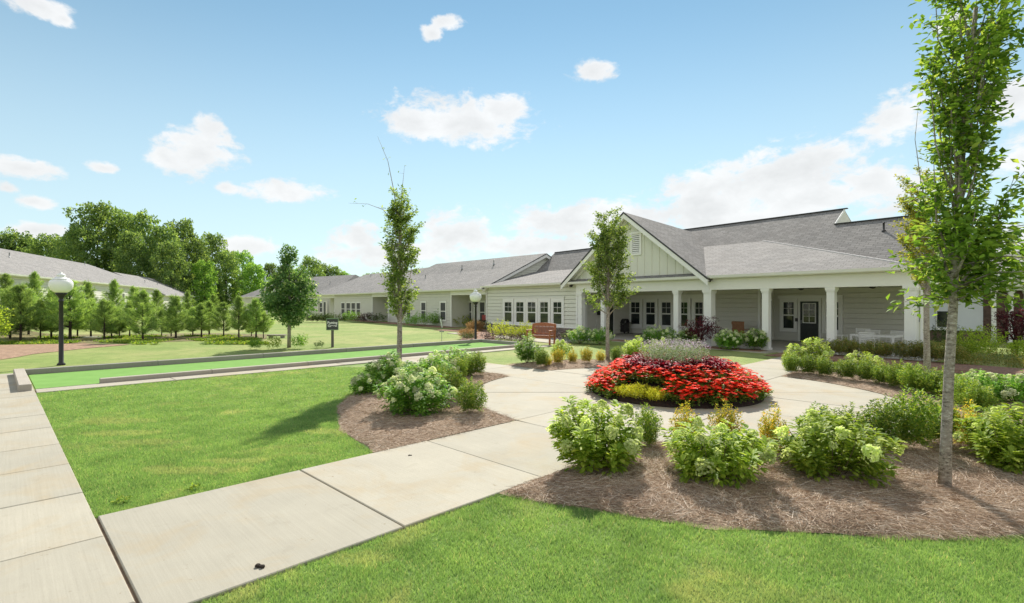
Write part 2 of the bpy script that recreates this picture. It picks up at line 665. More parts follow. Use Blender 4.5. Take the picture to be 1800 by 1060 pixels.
M_TURF = mat('artificial_turf', (0.20, 0.365, 0.098), (0.165, 0.31, 0.08), 0.95, 2.2, 200, 0.3, 0.005, spec=0.08)
M_SIDING = mat('sage_siding', (0.73, 0.73, 0.64), (0.70, 0.70, 0.61), 0.55, 2.0)
M_SIDING_G = mat('greige_siding', (0.68, 0.665, 0.60), (0.65, 0.635, 0.57), 0.55, 2.0)
M_BOARD = mat('sage_board', (0.71, 0.71, 0.615), (0.68, 0.68, 0.59), 0.55, 1.6)
M_WHITE = mat('white_trim', (0.86, 0.855, 0.82), (0.82, 0.815, 0.78), 0.45, 3.0)
M_CREAM = mat('cream_frieze', (0.84, 0.83, 0.78), (0.81, 0.80, 0.75), 0.5, 2.0)
M_SOFFIT = mat('porch_ceiling_paint', (0.80, 0.77, 0.68), (0.76, 0.73, 0.65), 0.6, 2.0)
M_SHINGLE = shingle_mat('asphalt_shingle')
M_SHINGLE_L = shingle_mat('light_asphalt_shingle', (0.315, 0.308, 0.298), (0.235, 0.229, 0.221))
M_EDGE = mat('dark_drip_edge', (0.05, 0.05, 0.052), None, 0.5, 4)
M_GLASS = glass_mat('window_glass')
M_SCREEN = mat('insect_screen', (0.085, 0.085, 0.09), (0.06, 0.06, 0.065), 0.6, 8)
M_STONE = mat('ledge_stone', (0.30, 0.25, 0.22), (0.13, 0.105, 0.095), 0.85, 3.5, 25, 0.6, 0.02)
M_STONE2 = mat('pale_ledge_stone', (0.40, 0.35, 0.31), (0.24, 0.2, 0.18), 0.85, 3.5, 25, 0.6, 0.02)
M_DOOR = mat('dark_green_door', (0.025, 0.032, 0.028), (0.018, 0.024, 0.021), 0.4, 4)
M_BLACK = mat('black_metal', (0.015, 0.015, 0.016), (0.03, 0.028, 0.026), 0.4, 10, metal=0.0)
M_BRONZE = mat('dark_bronze', (0.06, 0.05, 0.045), (0.035, 0.03, 0.028), 0.45, 6)
M_TEAK = mat('reddish_teak', (0.42, 0.15, 0.07), (0.30, 0.095, 0.045), 0.5, 9, 40, 0.2, 0.004)
M_OAKBOX = mat('orange_brown_wood', (0.36, 0.17, 0.08), (0.26, 0.115, 0.05), 0.5, 9, 40, 0.2, 0.004)
M_PATIO = mat('white_patio_metal', (0.78, 0.77, 0.74), (0.72, 0.71, 0.68), 0.4, 6)
M_RED = mat('red_cushion', (0.45, 0.09, 0.08), (0.30, 0.05, 0.05), 0.8, 12)
M_SIGN = mat('charcoal_sign_face', (0.055, 0.058, 0.058), (0.045, 0.048, 0.048), 0.5, 6)
M_SIGNG = mat('green_sign_frame', (0.20, 0.30, 0.16), (0.16, 0.25, 0.13), 0.5, 6)
M_SIGNP = mat('grey_sign_post', (0.13, 0.12, 0.105), (0.10, 0.09, 0.08), 0.7, 8)
M_LETTER = mat('white_lettering', (0.85, 0.85, 0.83), None, 0.5, 3)
M_METAL = mat('galvanised_metal', (0.30, 0.31, 0.31), (0.22, 0.23, 0.23), 0.4, 8, metal=0.5)
def bark_mat(name):
    m, nt, b, out = nodes(name)
    p = worldpos(nt)
    st = nt.nodes.new('ShaderNodeVectorMath')
    st.operation = 'MULTIPLY'
    nt.links.new(p, st.inputs[0])
    st.inputs[1].default_value = (1, 1, 2.2)
    base = ramp(nt, noise(nt, p, 7, 5, 0.6), [(0.3, (0.24, 0.205, 0.17)), (0.7, (0.40, 0.36, 0.31))])
    fl = ramp(nt, noise(nt, st.outputs[0], 26, 5, 0.7), [(0.52, (0, 0, 0)), (0.66, (1, 1, 1))])
    c = mix(nt, fl, base, (0.58, 0.55, 0.49))
    dk = ramp(nt, noise(nt, st.outputs[0], 17, 6, 0.75), [(0.36, (0.32, 0.30, 0.28)), (0.5, (1, 1, 1))])
    nt.links.new(mix(nt, 1.0, c, dk, 'MULTIPLY'), b.inputs['Base Color'])
    b.inputs['Roughness'].default_value = 0.9
    b.inputs['Specular IOR Level'].default_value = 0.2
    bump(nt, b, noise(nt, st.outputs[0], 40, 5, 0.7), 0.9, 0.012)
    return m


M_BARK = bark_mat('grey_bark')
M_BARK_D = mat('dark_bark', (0.075, 0.055, 0.042), (0.035, 0.027, 0.022), 0.9, 14, 30, 0.7, 0.02)
M_STEM = mat('green_brown_stem', (0.16, 0.12, 0.06), (0.10, 0.08, 0.045), 0.8, 20)
M_SOIL = mat('dark_mulch', (0.055, 0.032, 0.026), (0.022, 0.013, 0.011), 0.95, 35, 70, 0.9, 0.03)
M_CLOD = mat('dark_clod', (0.05, 0.035, 0.025), (0.02, 0.015, 0.01), 0.9, 60, 90, 0.8, 0.01)
M_BRICK_T = mat('brick_earth_red', (0.22, 0.14, 0.115), (0.12, 0.085, 0.075), 0.85, 5, 40, 0.5, 0.01)
M_PALEWALL = mat('pale_blue_white_panel', (0.70, 0.73, 0.78), (0.66, 0.69, 0.74), 0.5, 2)
M_GLOBE, _nt, _b, _o = nodes('frosted_globe')
_b.inputs['Base Color'].default_value = (0.83, 0.83, 0.80, 1)
_b.inputs['Roughness'].default_value = 0.22
_b.inputs['Subsurface Weight'].default_value = 0.25
_b.inputs['Subsurface Radius'].default_value = (0.1, 0.1, 0.1)

L_HORN = leaf_mat('hornbeam_leaf', [(0, (0.05, 0.10, 0.018)), (0.45, (0.10, 0.18, 0.03)), (0.8, (0.17, 0.26, 0.05)), (1, (0.27, 0.32, 0.09))], 0.42, gain=1.4)
L_HORN_D = leaf_mat('hornbeam_leaf_dark', [(0, (0.06, 0.10, 0.028)), (0.6, (0.12, 0.18, 0.05)), (1, (0.24, 0.29, 0.11))], 0.42)
L_HORN_Y = leaf_mat('hornbeam_leaf_yellow', [(0, (0.085, 0.12, 0.025)), (0.5, (0.16, 0.19, 0.035)), (1, (0.30, 0.27, 0.055))], 0.42)
L_MAPLE = leaf_mat('dark_maple_leaf', [(0, (0.028, 0.06, 0.022)), (0.6, (0.05, 0.095, 0.035)), (0.9, (0.085, 0.13, 0.05)), (1, (0.24, 0.28, 0.19))], 0.36, gain=2.0)
L_FOREST = leaf_mat('forest_leaf', [(0, (0.03, 0.055, 0.02)), (0.55, (0.06, 0.095, 0.035)), (1, (0.115, 0.15, 0.055))], 0.42, rough=0.6, gain=2.5)
L_FOREST2 = leaf_mat('bright_forest_leaf', [(0, (0.045, 0.095, 0.022)), (0.55, (0.085, 0.16, 0.035)), (1, (0.15, 0.22, 0.06))], 0.44, rough=0.6, gain=2.3)
L_PINE = leaf_mat('pine_needle', [(0, (0.06, 0.105, 0.035)), (0.5, (0.115, 0.18, 0.06)), (1, (0.21, 0.28, 0.11))], 0.44, rough=0.5, gain=1.8)
L_HYD = leaf_mat('hydrangea_leaf', [(0, (0.055, 0.125, 0.022)), (0.5, (0.10, 0.205, 0.038)), (1, (0.19, 0.30, 0.06))], 0.4)
L_HYD_L = leaf_mat('lime_hydrangea_leaf', [(0, (0.10, 0.165, 0.022)), (0.5, (0.20, 0.285, 0.04)), (1, (0.34, 0.40, 0.08))], 0.4, gain=1.25)
L_BOX = leaf_mat('boxwood_leaf', [(0, (0.05, 0.095, 0.018)), (0.5, (0.10, 0.165, 0.03)), (0.85, (0.16, 0.22, 0.042)), (1, (0.26, 0.25, 0.06))], 0.35)
L_BOX_Y = leaf_mat('yellowing_boxwood_leaf', [(0, (0.08, 0.12, 0.02)), (0.4, (0.18, 0.20, 0.035)), (0.75, (0.33, 0.27, 0.04)), (1, (0.42, 0.26, 0.05))], 0.35)
L_FLOWER = leaf_mat('pale_hydrangea_floret', [(0, (0.66, 0.74, 0.42)), (0.5, (0.80, 0.83, 0.60)), (1, (0.86, 0.86, 0.72))], 0.45, (1.1, 1.1, 0.8))
L_FLOWER_L = leaf_mat('lime_hydrangea_floret', [(0, (0.58, 0.70, 0.24)), (0.5, (0.72, 0.80, 0.38)), (1, (0.82, 0.85, 0.52))], 0.5, (1.1, 1.1, 0.7))
L_BEGON = leaf_mat('begonia_leaf', [(0, (0.05, 0.09, 0.02)), (0.6, (0.10, 0.18, 0.035)), (1, (0.20, 0.22, 0.05))], 0.36)
L_RED = leaf_mat('red_petal', [(0, (0.72, 0.025, 0.016)), (0.6, (0.90, 0.075, 0.035)), (1, (0.94, 0.26, 0.13))], 0.5, (1.15, 0.9, 0.9))
L_COLEUS = leaf_mat('burgundy_coleus_leaf', [(0, (0.10, 0.006, 0.016)), (0.6, (0.24, 0.014, 0.034)), (1, (0.42, 0.035, 0.06))], 0.35, (1.5, 0.8, 0.9))
L_SEDUM = leaf_mat('golden_sedum_leaf', [(0, (0.42, 0.50, 0.04)), (0.6, (0.68, 0.68, 0.06)), (1, (0.82, 0.74, 0.10))], 0.45, (1.2, 1.15, 0.6))
L_SILVER = leaf_mat('silver_green_leaf', [(0, (0.20, 0.29, 0.12)), (0.6, (0.36, 0.44, 0.24)), (1, (0.58, 0.60, 0.48))], 0.3, (1.2, 1.2, 0.9))
L_LILAC = leaf_mat('lilac_petal', [(0, (0.44, 0.32, 0.42)), (0.6, (0.60, 0.50, 0.57)), (1, (0.74, 0.70, 0.72))], 0.3, (1.1, 1, 1.1))
L_MAROON = leaf_mat('maroon_maple_leaf', [(0, (0.035, 0.010, 0.014)), (0.6, (0.085, 0.018, 0.028)), (1, (0.19, 0.04, 0.05))], 0.35, (1.8, 0.8, 0.9))
L_OLIVE = leaf_mat('olive_bronze_leaf', [(0, (0.055, 0.08, 0.022)), (0.5, (0.11, 0.14, 0.04)), (0.85, (0.19, 0.17, 0.055)), (1, (0.30, 0.18, 0.08))], 0.3)
L_GOLD = leaf_mat('gold_shrub_leaf', [(0, (0.12, 0.18, 0.02)), (0.5, (0.25, 0.30, 0.035)), (1, (0.40, 0.40, 0.06))], 0.35, gain=1.25)
L_PURPLE = leaf_mat('purple_shrub_leaf', [(0, (0.035, 0.02, 0.02)), (0.6, (0.075, 0.04, 0.04)), (1, (0.13, 0.08, 0.06))], 0.25, (1.2, 0.9, 0.9))
L_TAN = leaf_mat('tan_ornamental_grass', [(0, (0.26, 0.16, 0.07)), (0.6, (0.42, 0.28, 0.13)), (1, (0.5, 0.38, 0.2))], 0.3, (1.2, 1.1, 0.9))
L_DARKS = leaf_mat('dark_shrub_leaf', [(0, (0.022, 0.04, 0.016)), (0.6, (0.045, 0.075, 0.026)), (1, (0.085, 0.12, 0.045))], 0.25)


# ------------------------------------------------------------------ foliage geometry
def unit(a):
    return a / np.maximum(np.linalg.norm(a, axis=1, keepdims=True), 1e-9)


def leaf_arrays(pos, d, up, Ln, Wd, fold=0.2, droop=0.1, six=False):
    n = len(pos)
    d = unit(d)
    side = unit(np.cross(d, up + RNG.normal(0, 1e-3, (n, 3))))
    nn = np.cross(side, d)
    Ln = np.broadcast_to(Ln, (n,))[:, None]
    Wd = np.broadcast_to(Wd, (n,))[:, None]
    if not six:
        v = np.stack([pos, pos + d * Ln * 0.45 + side * Wd * 0.5 + nn * Wd * fold, pos + d * Ln - nn * Ln * droop, pos + d * Ln * 0.45 - side * Wd * 0.5 + nn * Wd * fold], 1)
        base = (np.arange(n) * 4)[:, None]
        f = np.concatenate([base + np.array([0, 1, 2]), base + np.array([0, 2, 3])], 0)
        return v.reshape(-1, 3), f
    v = np.stack([pos, pos + d * Ln * 0.22 + side * Wd * 0.40 + nn * Wd * fold, pos + d * Ln * 0.62 + side * Wd * 0.46 + nn * (Wd * fold - Ln * droop * 0.4),
                  pos + d * Ln - nn * Ln * droop, pos + d * Ln * 0.62 - side * Wd * 0.46 + nn * (Wd * fold - Ln * droop * 0.4), pos + d * Ln * 0.22 - side * Wd * 0.40 + nn * Wd * fold,
                  pos + d * Ln * 0.4], 1)
    base = (np.arange(n) * 7)[:, None]
    f = np.concatenate([base + np.array(t) for t in ((0, 1, 6), (1, 2, 6), (2, 3, 6), (3, 4, 6), (4, 5, 6), (5, 0, 6))], 0)
    return v.reshape(-1, 3), f


def join_arrays(parts):
    vs, fs, o = [], [], 0
    for v, f in parts:
        vs.append(v)
        fs.append(f + o)
        o += len(v)
    return np.concatenate(vs), np.concatenate(fs)


def rand_dirs(n, zbias=0.0, zs=1.0):
    d = RNG.normal(0, 1, (n, 3))
    d[:, 2] = d[:, 2] * zs + zbias
    return unit(d)


def tri_needles(pos, d, Ln, Wd):
    """one slim triangle each"""
    n = len(pos)
    d = unit(d)
    side = unit(np.cross(d, RNG.normal(0, 1, (n, 3))))
    Ln = np.broadcast_to(Ln, (n,))[:, None]
    Wd = np.broadcast_to(Wd, (n,))[:, None]
    v = np.stack([pos - side * Wd * 0.5, pos + side * Wd * 0.5, pos + d * Ln], 1)
    return v.reshape(-1, 3), np.arange(n * 3).reshape(n, 3)


UPV = np.array([0, 0, 1.0])


def shrub_mesh(name, m, w, h, n, leaf, shoots=26, ratio=0.45, spread=0.62, upright=0.6, ragged=0.25, shoot_r=0.1, six=False):
    """leaves set along many shoots that fan out from the base: a rounded, uneven bush with spiky tips"""
    per = max(6, n // shoots)
    P, D = [], []
    for k in range(shoots):
        az = k * 2.39996 + RNG.uniform(-0.4, 0.4)
        rr = math.sqrt((k + 0.5) / shoots)
        lean = rr * spread
        L = h * (1.0 - 0.33 * rr ** 2) * (1 + RNG.uniform(-ragged, ragged * 0.6))
        tip = np.array([math.cos(az) * w * 0.5 * rr * (0.85 + RNG.uniform(0, 0.25)), math.sin(az) * w * 0.5 * rr * (0.85 + RNG.uniform(0, 0.25)), L])
        root = np.array([math.cos(az) * w * 0.12 * rr, math.sin(az) * w * 0.12 * rr, 0.0])
        mid = root * 0.4 + tip * 0.6
        mid[:2] = tip[:2] * (0.72 + 0.25 * lean)
        mid[2] = tip[2] * 0.45
        t = RNG.uniform(0.12, 1.0, per) ** 0.75
        t = t[:, None]
        c = (1 - t) ** 2 * root + 2 * t * (1 - t) * mid + t ** 2 * tip
        tang = unit(2 * (1 - t) * (mid - root) + 2 * t * (tip - mid))
        out = rand_dirs(per)
        out -= tang * np.sum(out * tang, 1, keepdims=True)
        out = unit(out)
        rad = shoot_r * (0.35 + 0.65 * (1 - t)) * RNG.uniform(0.1, 1.0, (per, 1))
        P.append(c + out * rad)
        D.append(tang * upright + out * (1.0 - 0.45 * upright))
    P = np.concatenate(P)
    D = np.concatenate(D)
    P[:, 2] = np.maximum(P[:, 2], 0.015)
    Ln = leaf * RNG.uniform(0.65, 1.25, len(P))
    v, f = leaf_arrays(P, D, np.tile(UPV, (len(P), 1)), Ln, Ln * ratio, six=six)
    v[:, 2] = np.maximum(v[:, 2], 0.004)
    return np_mesh(name, v, f, m)


def stems_mesh(name, m, w, h, n=14, r=0.006):
    mb = MB()
    for k in range(n):
        az = k * 2.4
        rr = math.sqrt((k + 0.5) / n)
        mb.tube([(math.cos(az) * w * 0.05 * rr, math.sin(az) * w * 0.05 * rr, -0.02), (math.cos(az) * w * 0.3 * rr, math.sin(az) * w * 0.3 * rr, h * 0.45),
                 (math.cos(az) * w * 0.44 * rr, math.sin(az) * w * 0.44 * rr, h * 0.85)], [r, r * 0.8, r * 0.4], 4)
    return mb.mesh(name, m)


def flower_head_mesh(name, m, r=0.06, h=0.11, n=150):
    """a lumpy, blunt cone of small four-petalled florets"""
    t = RNG.uniform(0, 1, n) ** 0.85
    a = np.arange(n) * 2.39996
    lump = 1 + 0.22 * np.sin(a * 3.0 + t * 9) + 0.16 * np.sin(t * 17 + a)
    rad = r * np.sqrt(np.clip(1 - (t * 0.95) ** 1.6, 0, 1)) * lump * RNG.uniform(0.8, 1.08, n)
    P = np.stack([np.cos(a) * rad, np.sin(a) * rad, t * h * (1 + 0.08 * np.sin(a * 5))], 1)
    Nn = unit(np.stack([np.cos(a) * (1.05 - t), np.sin(a) * (1.05 - t), 0.25 + t], 1) + RNG.normal(0, 0.3, (n, 3)))
    s = (r * 0.23 * RNG.uniform(0.75, 1.25, n))[:, None]
    side = unit(np.cross(Nn, rand_dirs(n)))
    oth = np.cross(Nn, side)
    v = np.stack([P + side * s + Nn * s * 0.3, P + oth * s + Nn * s * 0.3, P - side * s + Nn * s * 0.3, P - oth * s + Nn * s * 0.3, P - Nn * s * 0.25], 1).reshape(-1, 3)
    b = (np.arange(n) * 5)[:, None]
    f = np.concatenate([b + np.array(q) for q in ((0, 1, 4), (1, 2, 4), (2, 3, 4), (3, 0, 4))], 0)
    return np_mesh(name, v, f, m)


def blossom_mesh(name, m, r=0.028):
    mb_v, mb_f = [], []
    o = 0
    for k in range(3):
        c = np.array([RNG.uniform(-r, r) * 0.8, RNG.uniform(-r, r) * 0.8, RNG.uniform(0, r) * 0.8])
        for q in range(4):
            a = q * math.pi / 2 + RNG.uniform(-0.3, 0.3)
            d = np.array([math.cos(a), math.sin(a), 0.45 + RNG.uniform(-0.3, 0.3)])
            v, f = leaf_arrays(c[None], d[None], UPV[None], r * 1.05, r * (1.15 if q % 2 else 0.8), 0.1, 0.2)
            mb_v.append(v)
            mb_f.append(f + o)
            o += len(v)
    v = np.concatenate(mb_v)
    # one island per blossom so that it takes one red
    f = np.concatenate(mb_f)
    return np_mesh(name, v, f, m)


def branch_path(p0, p1, sag=0.0, n=6, wob=0.03):
    p0, p1 = np.array(p0, float), np.array(p1, float)
    L = np.linalg.norm(p1 - p0)
    pts = []
    for k in range(n):
        t = k / (n - 1)
        q = p0 * (1 - t) + p1 * t
        q = q + RNG.normal(0, wob * L * math.sin(math.pi * t) * 0.5 + 1e-6, 3)
        pts.append(q)
    return pts


def columnar_tree(name, label, cat, loc, trunk_r, trunk_top, z0, z1, width, nb, n_leaves, leaf, leaf_m, lean=(0, 0), bare=(), single=0, group=None, six=False, profile=None, ratio=0.5, bark=None, low=None, gaps=0.28):
    """an upright tree with steep limbs; loc is the base of its trunk"""
    root = empty(name, label, cat, loc, 0, group)
    bark = bark or M_BARK

    def axis(z):
        t = z / z1
        return np.array([lean[0] * t ** 1.5, lean[1] * t ** 1.5, z])
    tr = MB()
    zs = np.linspace(0, 1, 9)
    top = trunk_top
    pts = [axis(z * top) + np.array([RNG.normal(0, trunk_r * 0.12), RNG.normal(0, trunk_r * 0.12), 0]) for z in zs]
    pts[0] = np.array([0, 0, -0.06])
    rad = [trunk_r * (1.22 if k == 0 else 1.0) * (1 - 0.62 * zs[k] ** 1.2) for k in range(9)]
    tr.tube(pts, rad, 12)
    tr.put('trunk', bark, root, True)
    bm = MB()
    P, D, T = [], [], []
    prof = profile or (lambda t: (0.55 + 0.45 * math.sin(math.pi * min(1, t * 1.15))) * (1 - 0.55 * t ** 3))
    per = n_leaves // nb
    for k in range(nb):
        t0 = (k + 0.5) / nb
        zb = z0 + (top - z0) * t0 * 0.9
        b0 = axis(zb)
        az = k * 2.39996 + RNG.uniform(-0.5, 0.5)
        zt = min(z1, zb + (z1 - z0) * RNG.uniform(0.18, 0.42))
        rr = width * 0.5 * prof((zt - z0) / (z1 - z0)) * RNG.uniform(0.55, 1.1)
        tip = axis(zt) + np.array([math.cos(az) * rr, math.sin(az) * rr, 0])
        mid = axis(zb * 0.55 + zt * 0.45) + np.array([math.cos(az) * rr * 0.75, math.sin(az) * rr * 0.75, 0])
        ctl = [b0, b0 * 0.45 + mid * 0.55 + np.array([0, 0, 0.0]), mid, tip]
        r0 = trunk_r * 0.34 * (1 - 0.5 * t0)
        bm.tube(ctl, [r0, r0 * 0.8, r0 * 0.55, r0 * 0.18], 5)
        # twigs and their leaves
        ntw = 7
        for q in range(ntw):
            t = 0.22 + 0.78 * (q + RNG.uniform(0, 1)) / ntw
            s = np.array(ctl)
            base = s[0] * (1 - t) ** 3 + 3 * s[1] * t * (1 - t) ** 2 + 3 * s[2] * t * t * (1 - t) + s[3] * t ** 3
            a2 = az + RNG.uniform(-1.6, 1.6)
            ln = width * RNG.uniform(0.12, 0.40)
            e = base + np.array([math.cos(a2) * ln * 0.75, math.sin(a2) * ln * 0.75, ln * RNG.uniform(0.1, 0.9)])
            bm.tube([base, e], [r0 * 0.22, r0 * 0.08], 3, False)
            if RNG.uniform() < gaps:
                continue
            c = max(3, int(per / ntw / (1 - gaps)))
            tt = RNG.uniform(0.1, 1.08, c)[:, None]
            pos = base * (1 - tt) + e * tt + RNG.normal(0, leaf * 0.45, (c, 3))
            dd = (e - base) / (np.linalg.norm(e - base) + 1e-9) * 0.6 + rand_dirs(c, -0.12, 0.55)
            P.append(pos)
            D.append(dd)
    if low:
        # spreading lowest limbs, heavier to one side
        off, nl, wl = low
        for k in range(nl):
            az = k * 2.39996
            zb = z0 + RNG.uniform(-0.08, 0.75)
            b0 = axis(zb)
            rr = wl * 0.5 * RNG.uniform(0.45, 1.0)
            e = b0 + np.array([math.cos(az) * rr + off * RNG.uniform(0.4, 1.3), math.sin(az) * rr, RNG.uniform(-0.1, 0.32)])
            bm.tube([b0, b0 * 0.5 + e * 0.5 + np.array([0, 0, 0.08]), e], [trunk_r * 0.2, trunk_r * 0.13, trunk_r * 0.05], 4)
            c = 78
            tt = RNG.uniform(0.12, 1.1, c)[:, None]
            P.append(b0 * (1 - tt) + e * tt + RNG.normal(0, leaf * 0.7, (c, 3)))
            D.append(unit((e - b0)[None]) * 0.6 + rand_dirs(c, -0.15, 0.5))
    for path, r0 in bare:
        bm.tube(path, [r0 * (1 - 0.85 * k / (len(path) - 1)) for k in range(len(path))], 4)
        path = np.array(path)
        for k in range(1, len(path)):
            for _ in range(3):
                t = RNG.uniform(0, 1)
                b0 = path[k - 1] * (1 - t) + path[k] * t
                e = b0 + rand_dirs(1, 0.3)[0] * RNG.uniform(0.06, 0.16)
                bm.tube([b0, e], [r0 * 0.25, r0 * 0.1], 3, False)
                P.append(e[None] + RNG.normal(0, 0.015, (1, 3)))
                D.append(rand_dirs(1))
    br = bm.put('branches', bark, root, True)
    P = np.concatenate(P)
    D = np.concatenate(D)
    Ln = leaf * RNG.uniform(0.6, 1.2, len(P))
    up = np.tile(UPV, (len(P), 1)) + RNG.normal(0, 0.45, (len(P), 3))
    if single:
        # the leaves nearest the viewer are parts of their own
        dist = np.linalg.norm(P[:, :2] + np.array(loc[:2]), axis=1) - 0.004 * P[:, 2]
        idx = np.argsort(dist)[:single]
        rest = np.setdiff1d(np.arange(len(P)), idx)
        v, f = leaf_arrays(np.zeros((1, 3)), np.array([[0, 1.0, 0]]), UPV[None], 1.0, ratio, 0.12, 0.12, True)
        lm = np_mesh('leaf', v, f, leaf_m)
        for i in idx:
            d = Vector(D[i]).normalized()
            z = Vector(up[i]).normalized()
            x = d.cross(z).normalized()
            z = x.cross(d)
            o = obj('leaf', lm, root)
            mtx = Matrix((x, d, z)).transposed().to_4x4()
            mtx = Matrix.Translation(Vector(P[i])) @ mtx @ Matrix.Scale(float(Ln[i]), 4)
            o.matrix_basis = mtx
        P, D, up, Ln = P[rest], D[rest], up[rest], Ln[rest]
    v, f = leaf_arrays(P, D, up, Ln, Ln * ratio, 0.14, 0.12, six)
    cr = obj('crown', np_mesh('crown', v, f, leaf_m), root)
    cr['kind'] = 'stuff'
    return root


def round_crown(n_clump, per, rx, rz, zc, clump_r, leaf, seed_shape=0.3, ratio=0.62, squash=0.8, hollow=0.35):
    P, D = [], []
    for k in range(n_clump):
        d = rand_dirs(1)[0]
        rr = RNG.uniform(hollow, 1.0) ** 0.6 * (1 + seed_shape * math.sin(3 * d[0] * 2.1 + k * 0.01) * math.cos(2.7 * d[1] + d[2] * 3))
        c = np.array([d[0] * rx * rr, d[1] * rx * rr, zc + d[2] * rz * rr])
        cr = clump_r * RNG.uniform(0.6, 1.25)
        o = rand_dirs(per) * (RNG.uniform(0.15, 1, (per, 1)) ** 0.5) * cr
        o[:, 2] *= squash
        P.append(c + o)
        D.append(unit(o) + rand_dirs(per) * 0.8 + np.array([0, 0, 0.1]))
    P = np.concatenate(P)
    D = np.concatenate(D)
    Ln = leaf * RNG.uniform(0.6, 1.3, len(P))
    return leaf_arrays(P, D, np.tile(UPV, (len(P), 1)) + RNG.normal(0, 0.5, (len(P), 3)), Ln, Ln * ratio, 0.15, 0.1)


# ================================================================== GROUND
TH = R(36.6)
HU = Vector((-math.sin(TH), math.cos(TH)))           # along the clubhouse front, away to the left
HV = Vector((math.cos(TH), math.sin(TH)))            # into the clubhouse
HP = Vector((13.46, 17.56))                          # foot of its right corner post
HROT = math.atan2(-HU.y, -HU.x)


def hs(px, v=0.0):
    """position along the clubhouse front (local x, negative to the left) of a pixel column on the plane y = v"""
    t = (px - CX) / FPX
    a = HP + HV * v
    return -((a.x - t * a.y) / (math.sin(TH) + math.cos(TH) * t))


def hw(x, y):
    p = HP - HU * x + HV * y
    return (p.x, p.y)


LB_O = Vector((-37.0, 38.0))
LB_U = Vector((-0.375, 0.927))
LB_N = Vector((0.927, 0.375))


def terrain(x, y):
    q = (x - LB_O.x) * LB_N.x + (y - LB_O.y) * LB_N.y
    r = (x - LB_O.x) * LB_U.x + (y - LB_O.y) * LB_U.y
    a = min(1.0, max(0.0, (6.5 - q) / 6.0))
    a = a * a * (3 - 2 * a)
    f = min(1.0, max(0.0, (62 - r) / 30.0))
    f = f * f * (3 - 2 * f)
    g = min(1.0, max(0.0, (r + 30) / 15.0))
    return 1.1 * a * f * g


def build_ground():
    xs = sorted(set([-900, -500, -300, -200, -150, -120, -100] + list(np.arange(-90, 61, 2.5)) + [70, 90, 120, 160, 220, 320, 500, 900]))
    ys = sorted(set([-300, -150, -80, -40, -20] + list(np.arange(-10, 111, 2.5)) + [120, 140, 170, 220, 300, 450, 700, 1100, 1600]))
    v, f = [], []
    for y in ys:
        for x in xs:
            v.append((x, y, terrain(x, y)))
    nx = len(xs)
    for j in range(len(ys) - 1):
        for i in range(nx - 1):
            f.append((j * nx + i, j * nx + i + 1, (j + 1) * nx + i + 1, (j + 1) * nx + i))
    o = obj('ground', np_mesh('ground', v, f, M_FARLAWN, True))
    tag(o, kind='structure')


build_ground()

# plaza geometry
PC = Vector((3.56, 11.4))
PA, PB = (PC.x + PC.y) / RT, (PC.y - PC.x) / RT
RP = 4.4
A_EDGE, B_LO, B_HI = 0.67, 3.9, 6.1
NE_LO, NE_HI = 4.75, 6.45
NW_LO, NW_HI = 9.75, 11.45


def flat(name, pts, z, m, parent=None):
    o = MB().poly([(p[0], p[1], z) for p in pts]).put(name, m, parent)
    return o


def clip(poly, nx, ny, c):
    """keep nx*x + ny*y <= c"""
    out = []
    for k in range(len(poly)):
        p, q = poly[k], poly[(k + 1) % len(poly)]
        dp, dq = nx * p[0] + ny * p[1] - c, nx * q[0] + ny * q[1] - c
        if dp <= 0:
            out.append(p)
        if dp * dq < 0:
            t = dp / (dp - dq)
            out.append((p[0] + (q[0] - p[0]) * t, p[1] + (q[1] - p[1]) * t))
    return out


def inset(poly, d):
    n = len(poly)
    out = []
    for k in range(n):
        p0, p1, p2 = (Vector(poly[(k + i) % n]) for i in (-1, 0, 1))
        e1, e2 = (p1 - p0), (p2 - p1)
        if e1.length < 1e-6 or e2.length < 1e-6:
            continue
        e1.normalize()
        e2.normalize()
        n1, n2 = Vector((-e1.y, e1.x)), Vector((-e2.y, e2.x))
        den = 1 + n1.dot(n2)
        if den < 0.15:
            out.append(tuple(p1 + n1 * d))
        else:
            out.append(tuple(p1 + (n1 + n2) * d / den))
    return out


def ccw(poly):
    a = sum(poly[k][0] * poly[(k + 1) % len(poly)][1] - poly[(k + 1) % len(poly)][0] * poly[k][1] for k in range(len(poly)))
    return poly if a > 0 else poly[::-1]


def slab(poly, parent, m=None, gap=0.006, z1=0.032, tilt=True, name='slab'):
    """one concrete slab with a rounded arris, its joint open to the soil below"""
    p = ccw(poly)
    q = inset(p, gap)
    r = inset(p, gap + 0.008)
    if len(q) != len(r):
        r = q
    mb = MB()
    n = len(q)
    dz = random.uniform(-0.0025, 0.0025) if tilt else 0
    mb.v = [(a, b, -0.06) for a, b in q] + [(a, b, z1 - 0.007 + dz) for a, b in q] + [(a, b, z1 + dz) for a, b in r]
    for k in range(n):
        j = (k + 1) % n
        mb.f.append((k, j, n + j, n + k))
        mb.f.append((n + k, n + j, 2 * n + j, 2 * n + k))
    mb.f.append(tuple(2 * n + k for k in range(n)))
    return mb.put(name, m or M_CONC, parent)


def structure(name, label=None):
    o = bpy.data.objects.new(name, None)
    link(o)
    return tag(o, label, kind='structure')


def abpoly(pts):
    return [AB(*p) for p in pts]


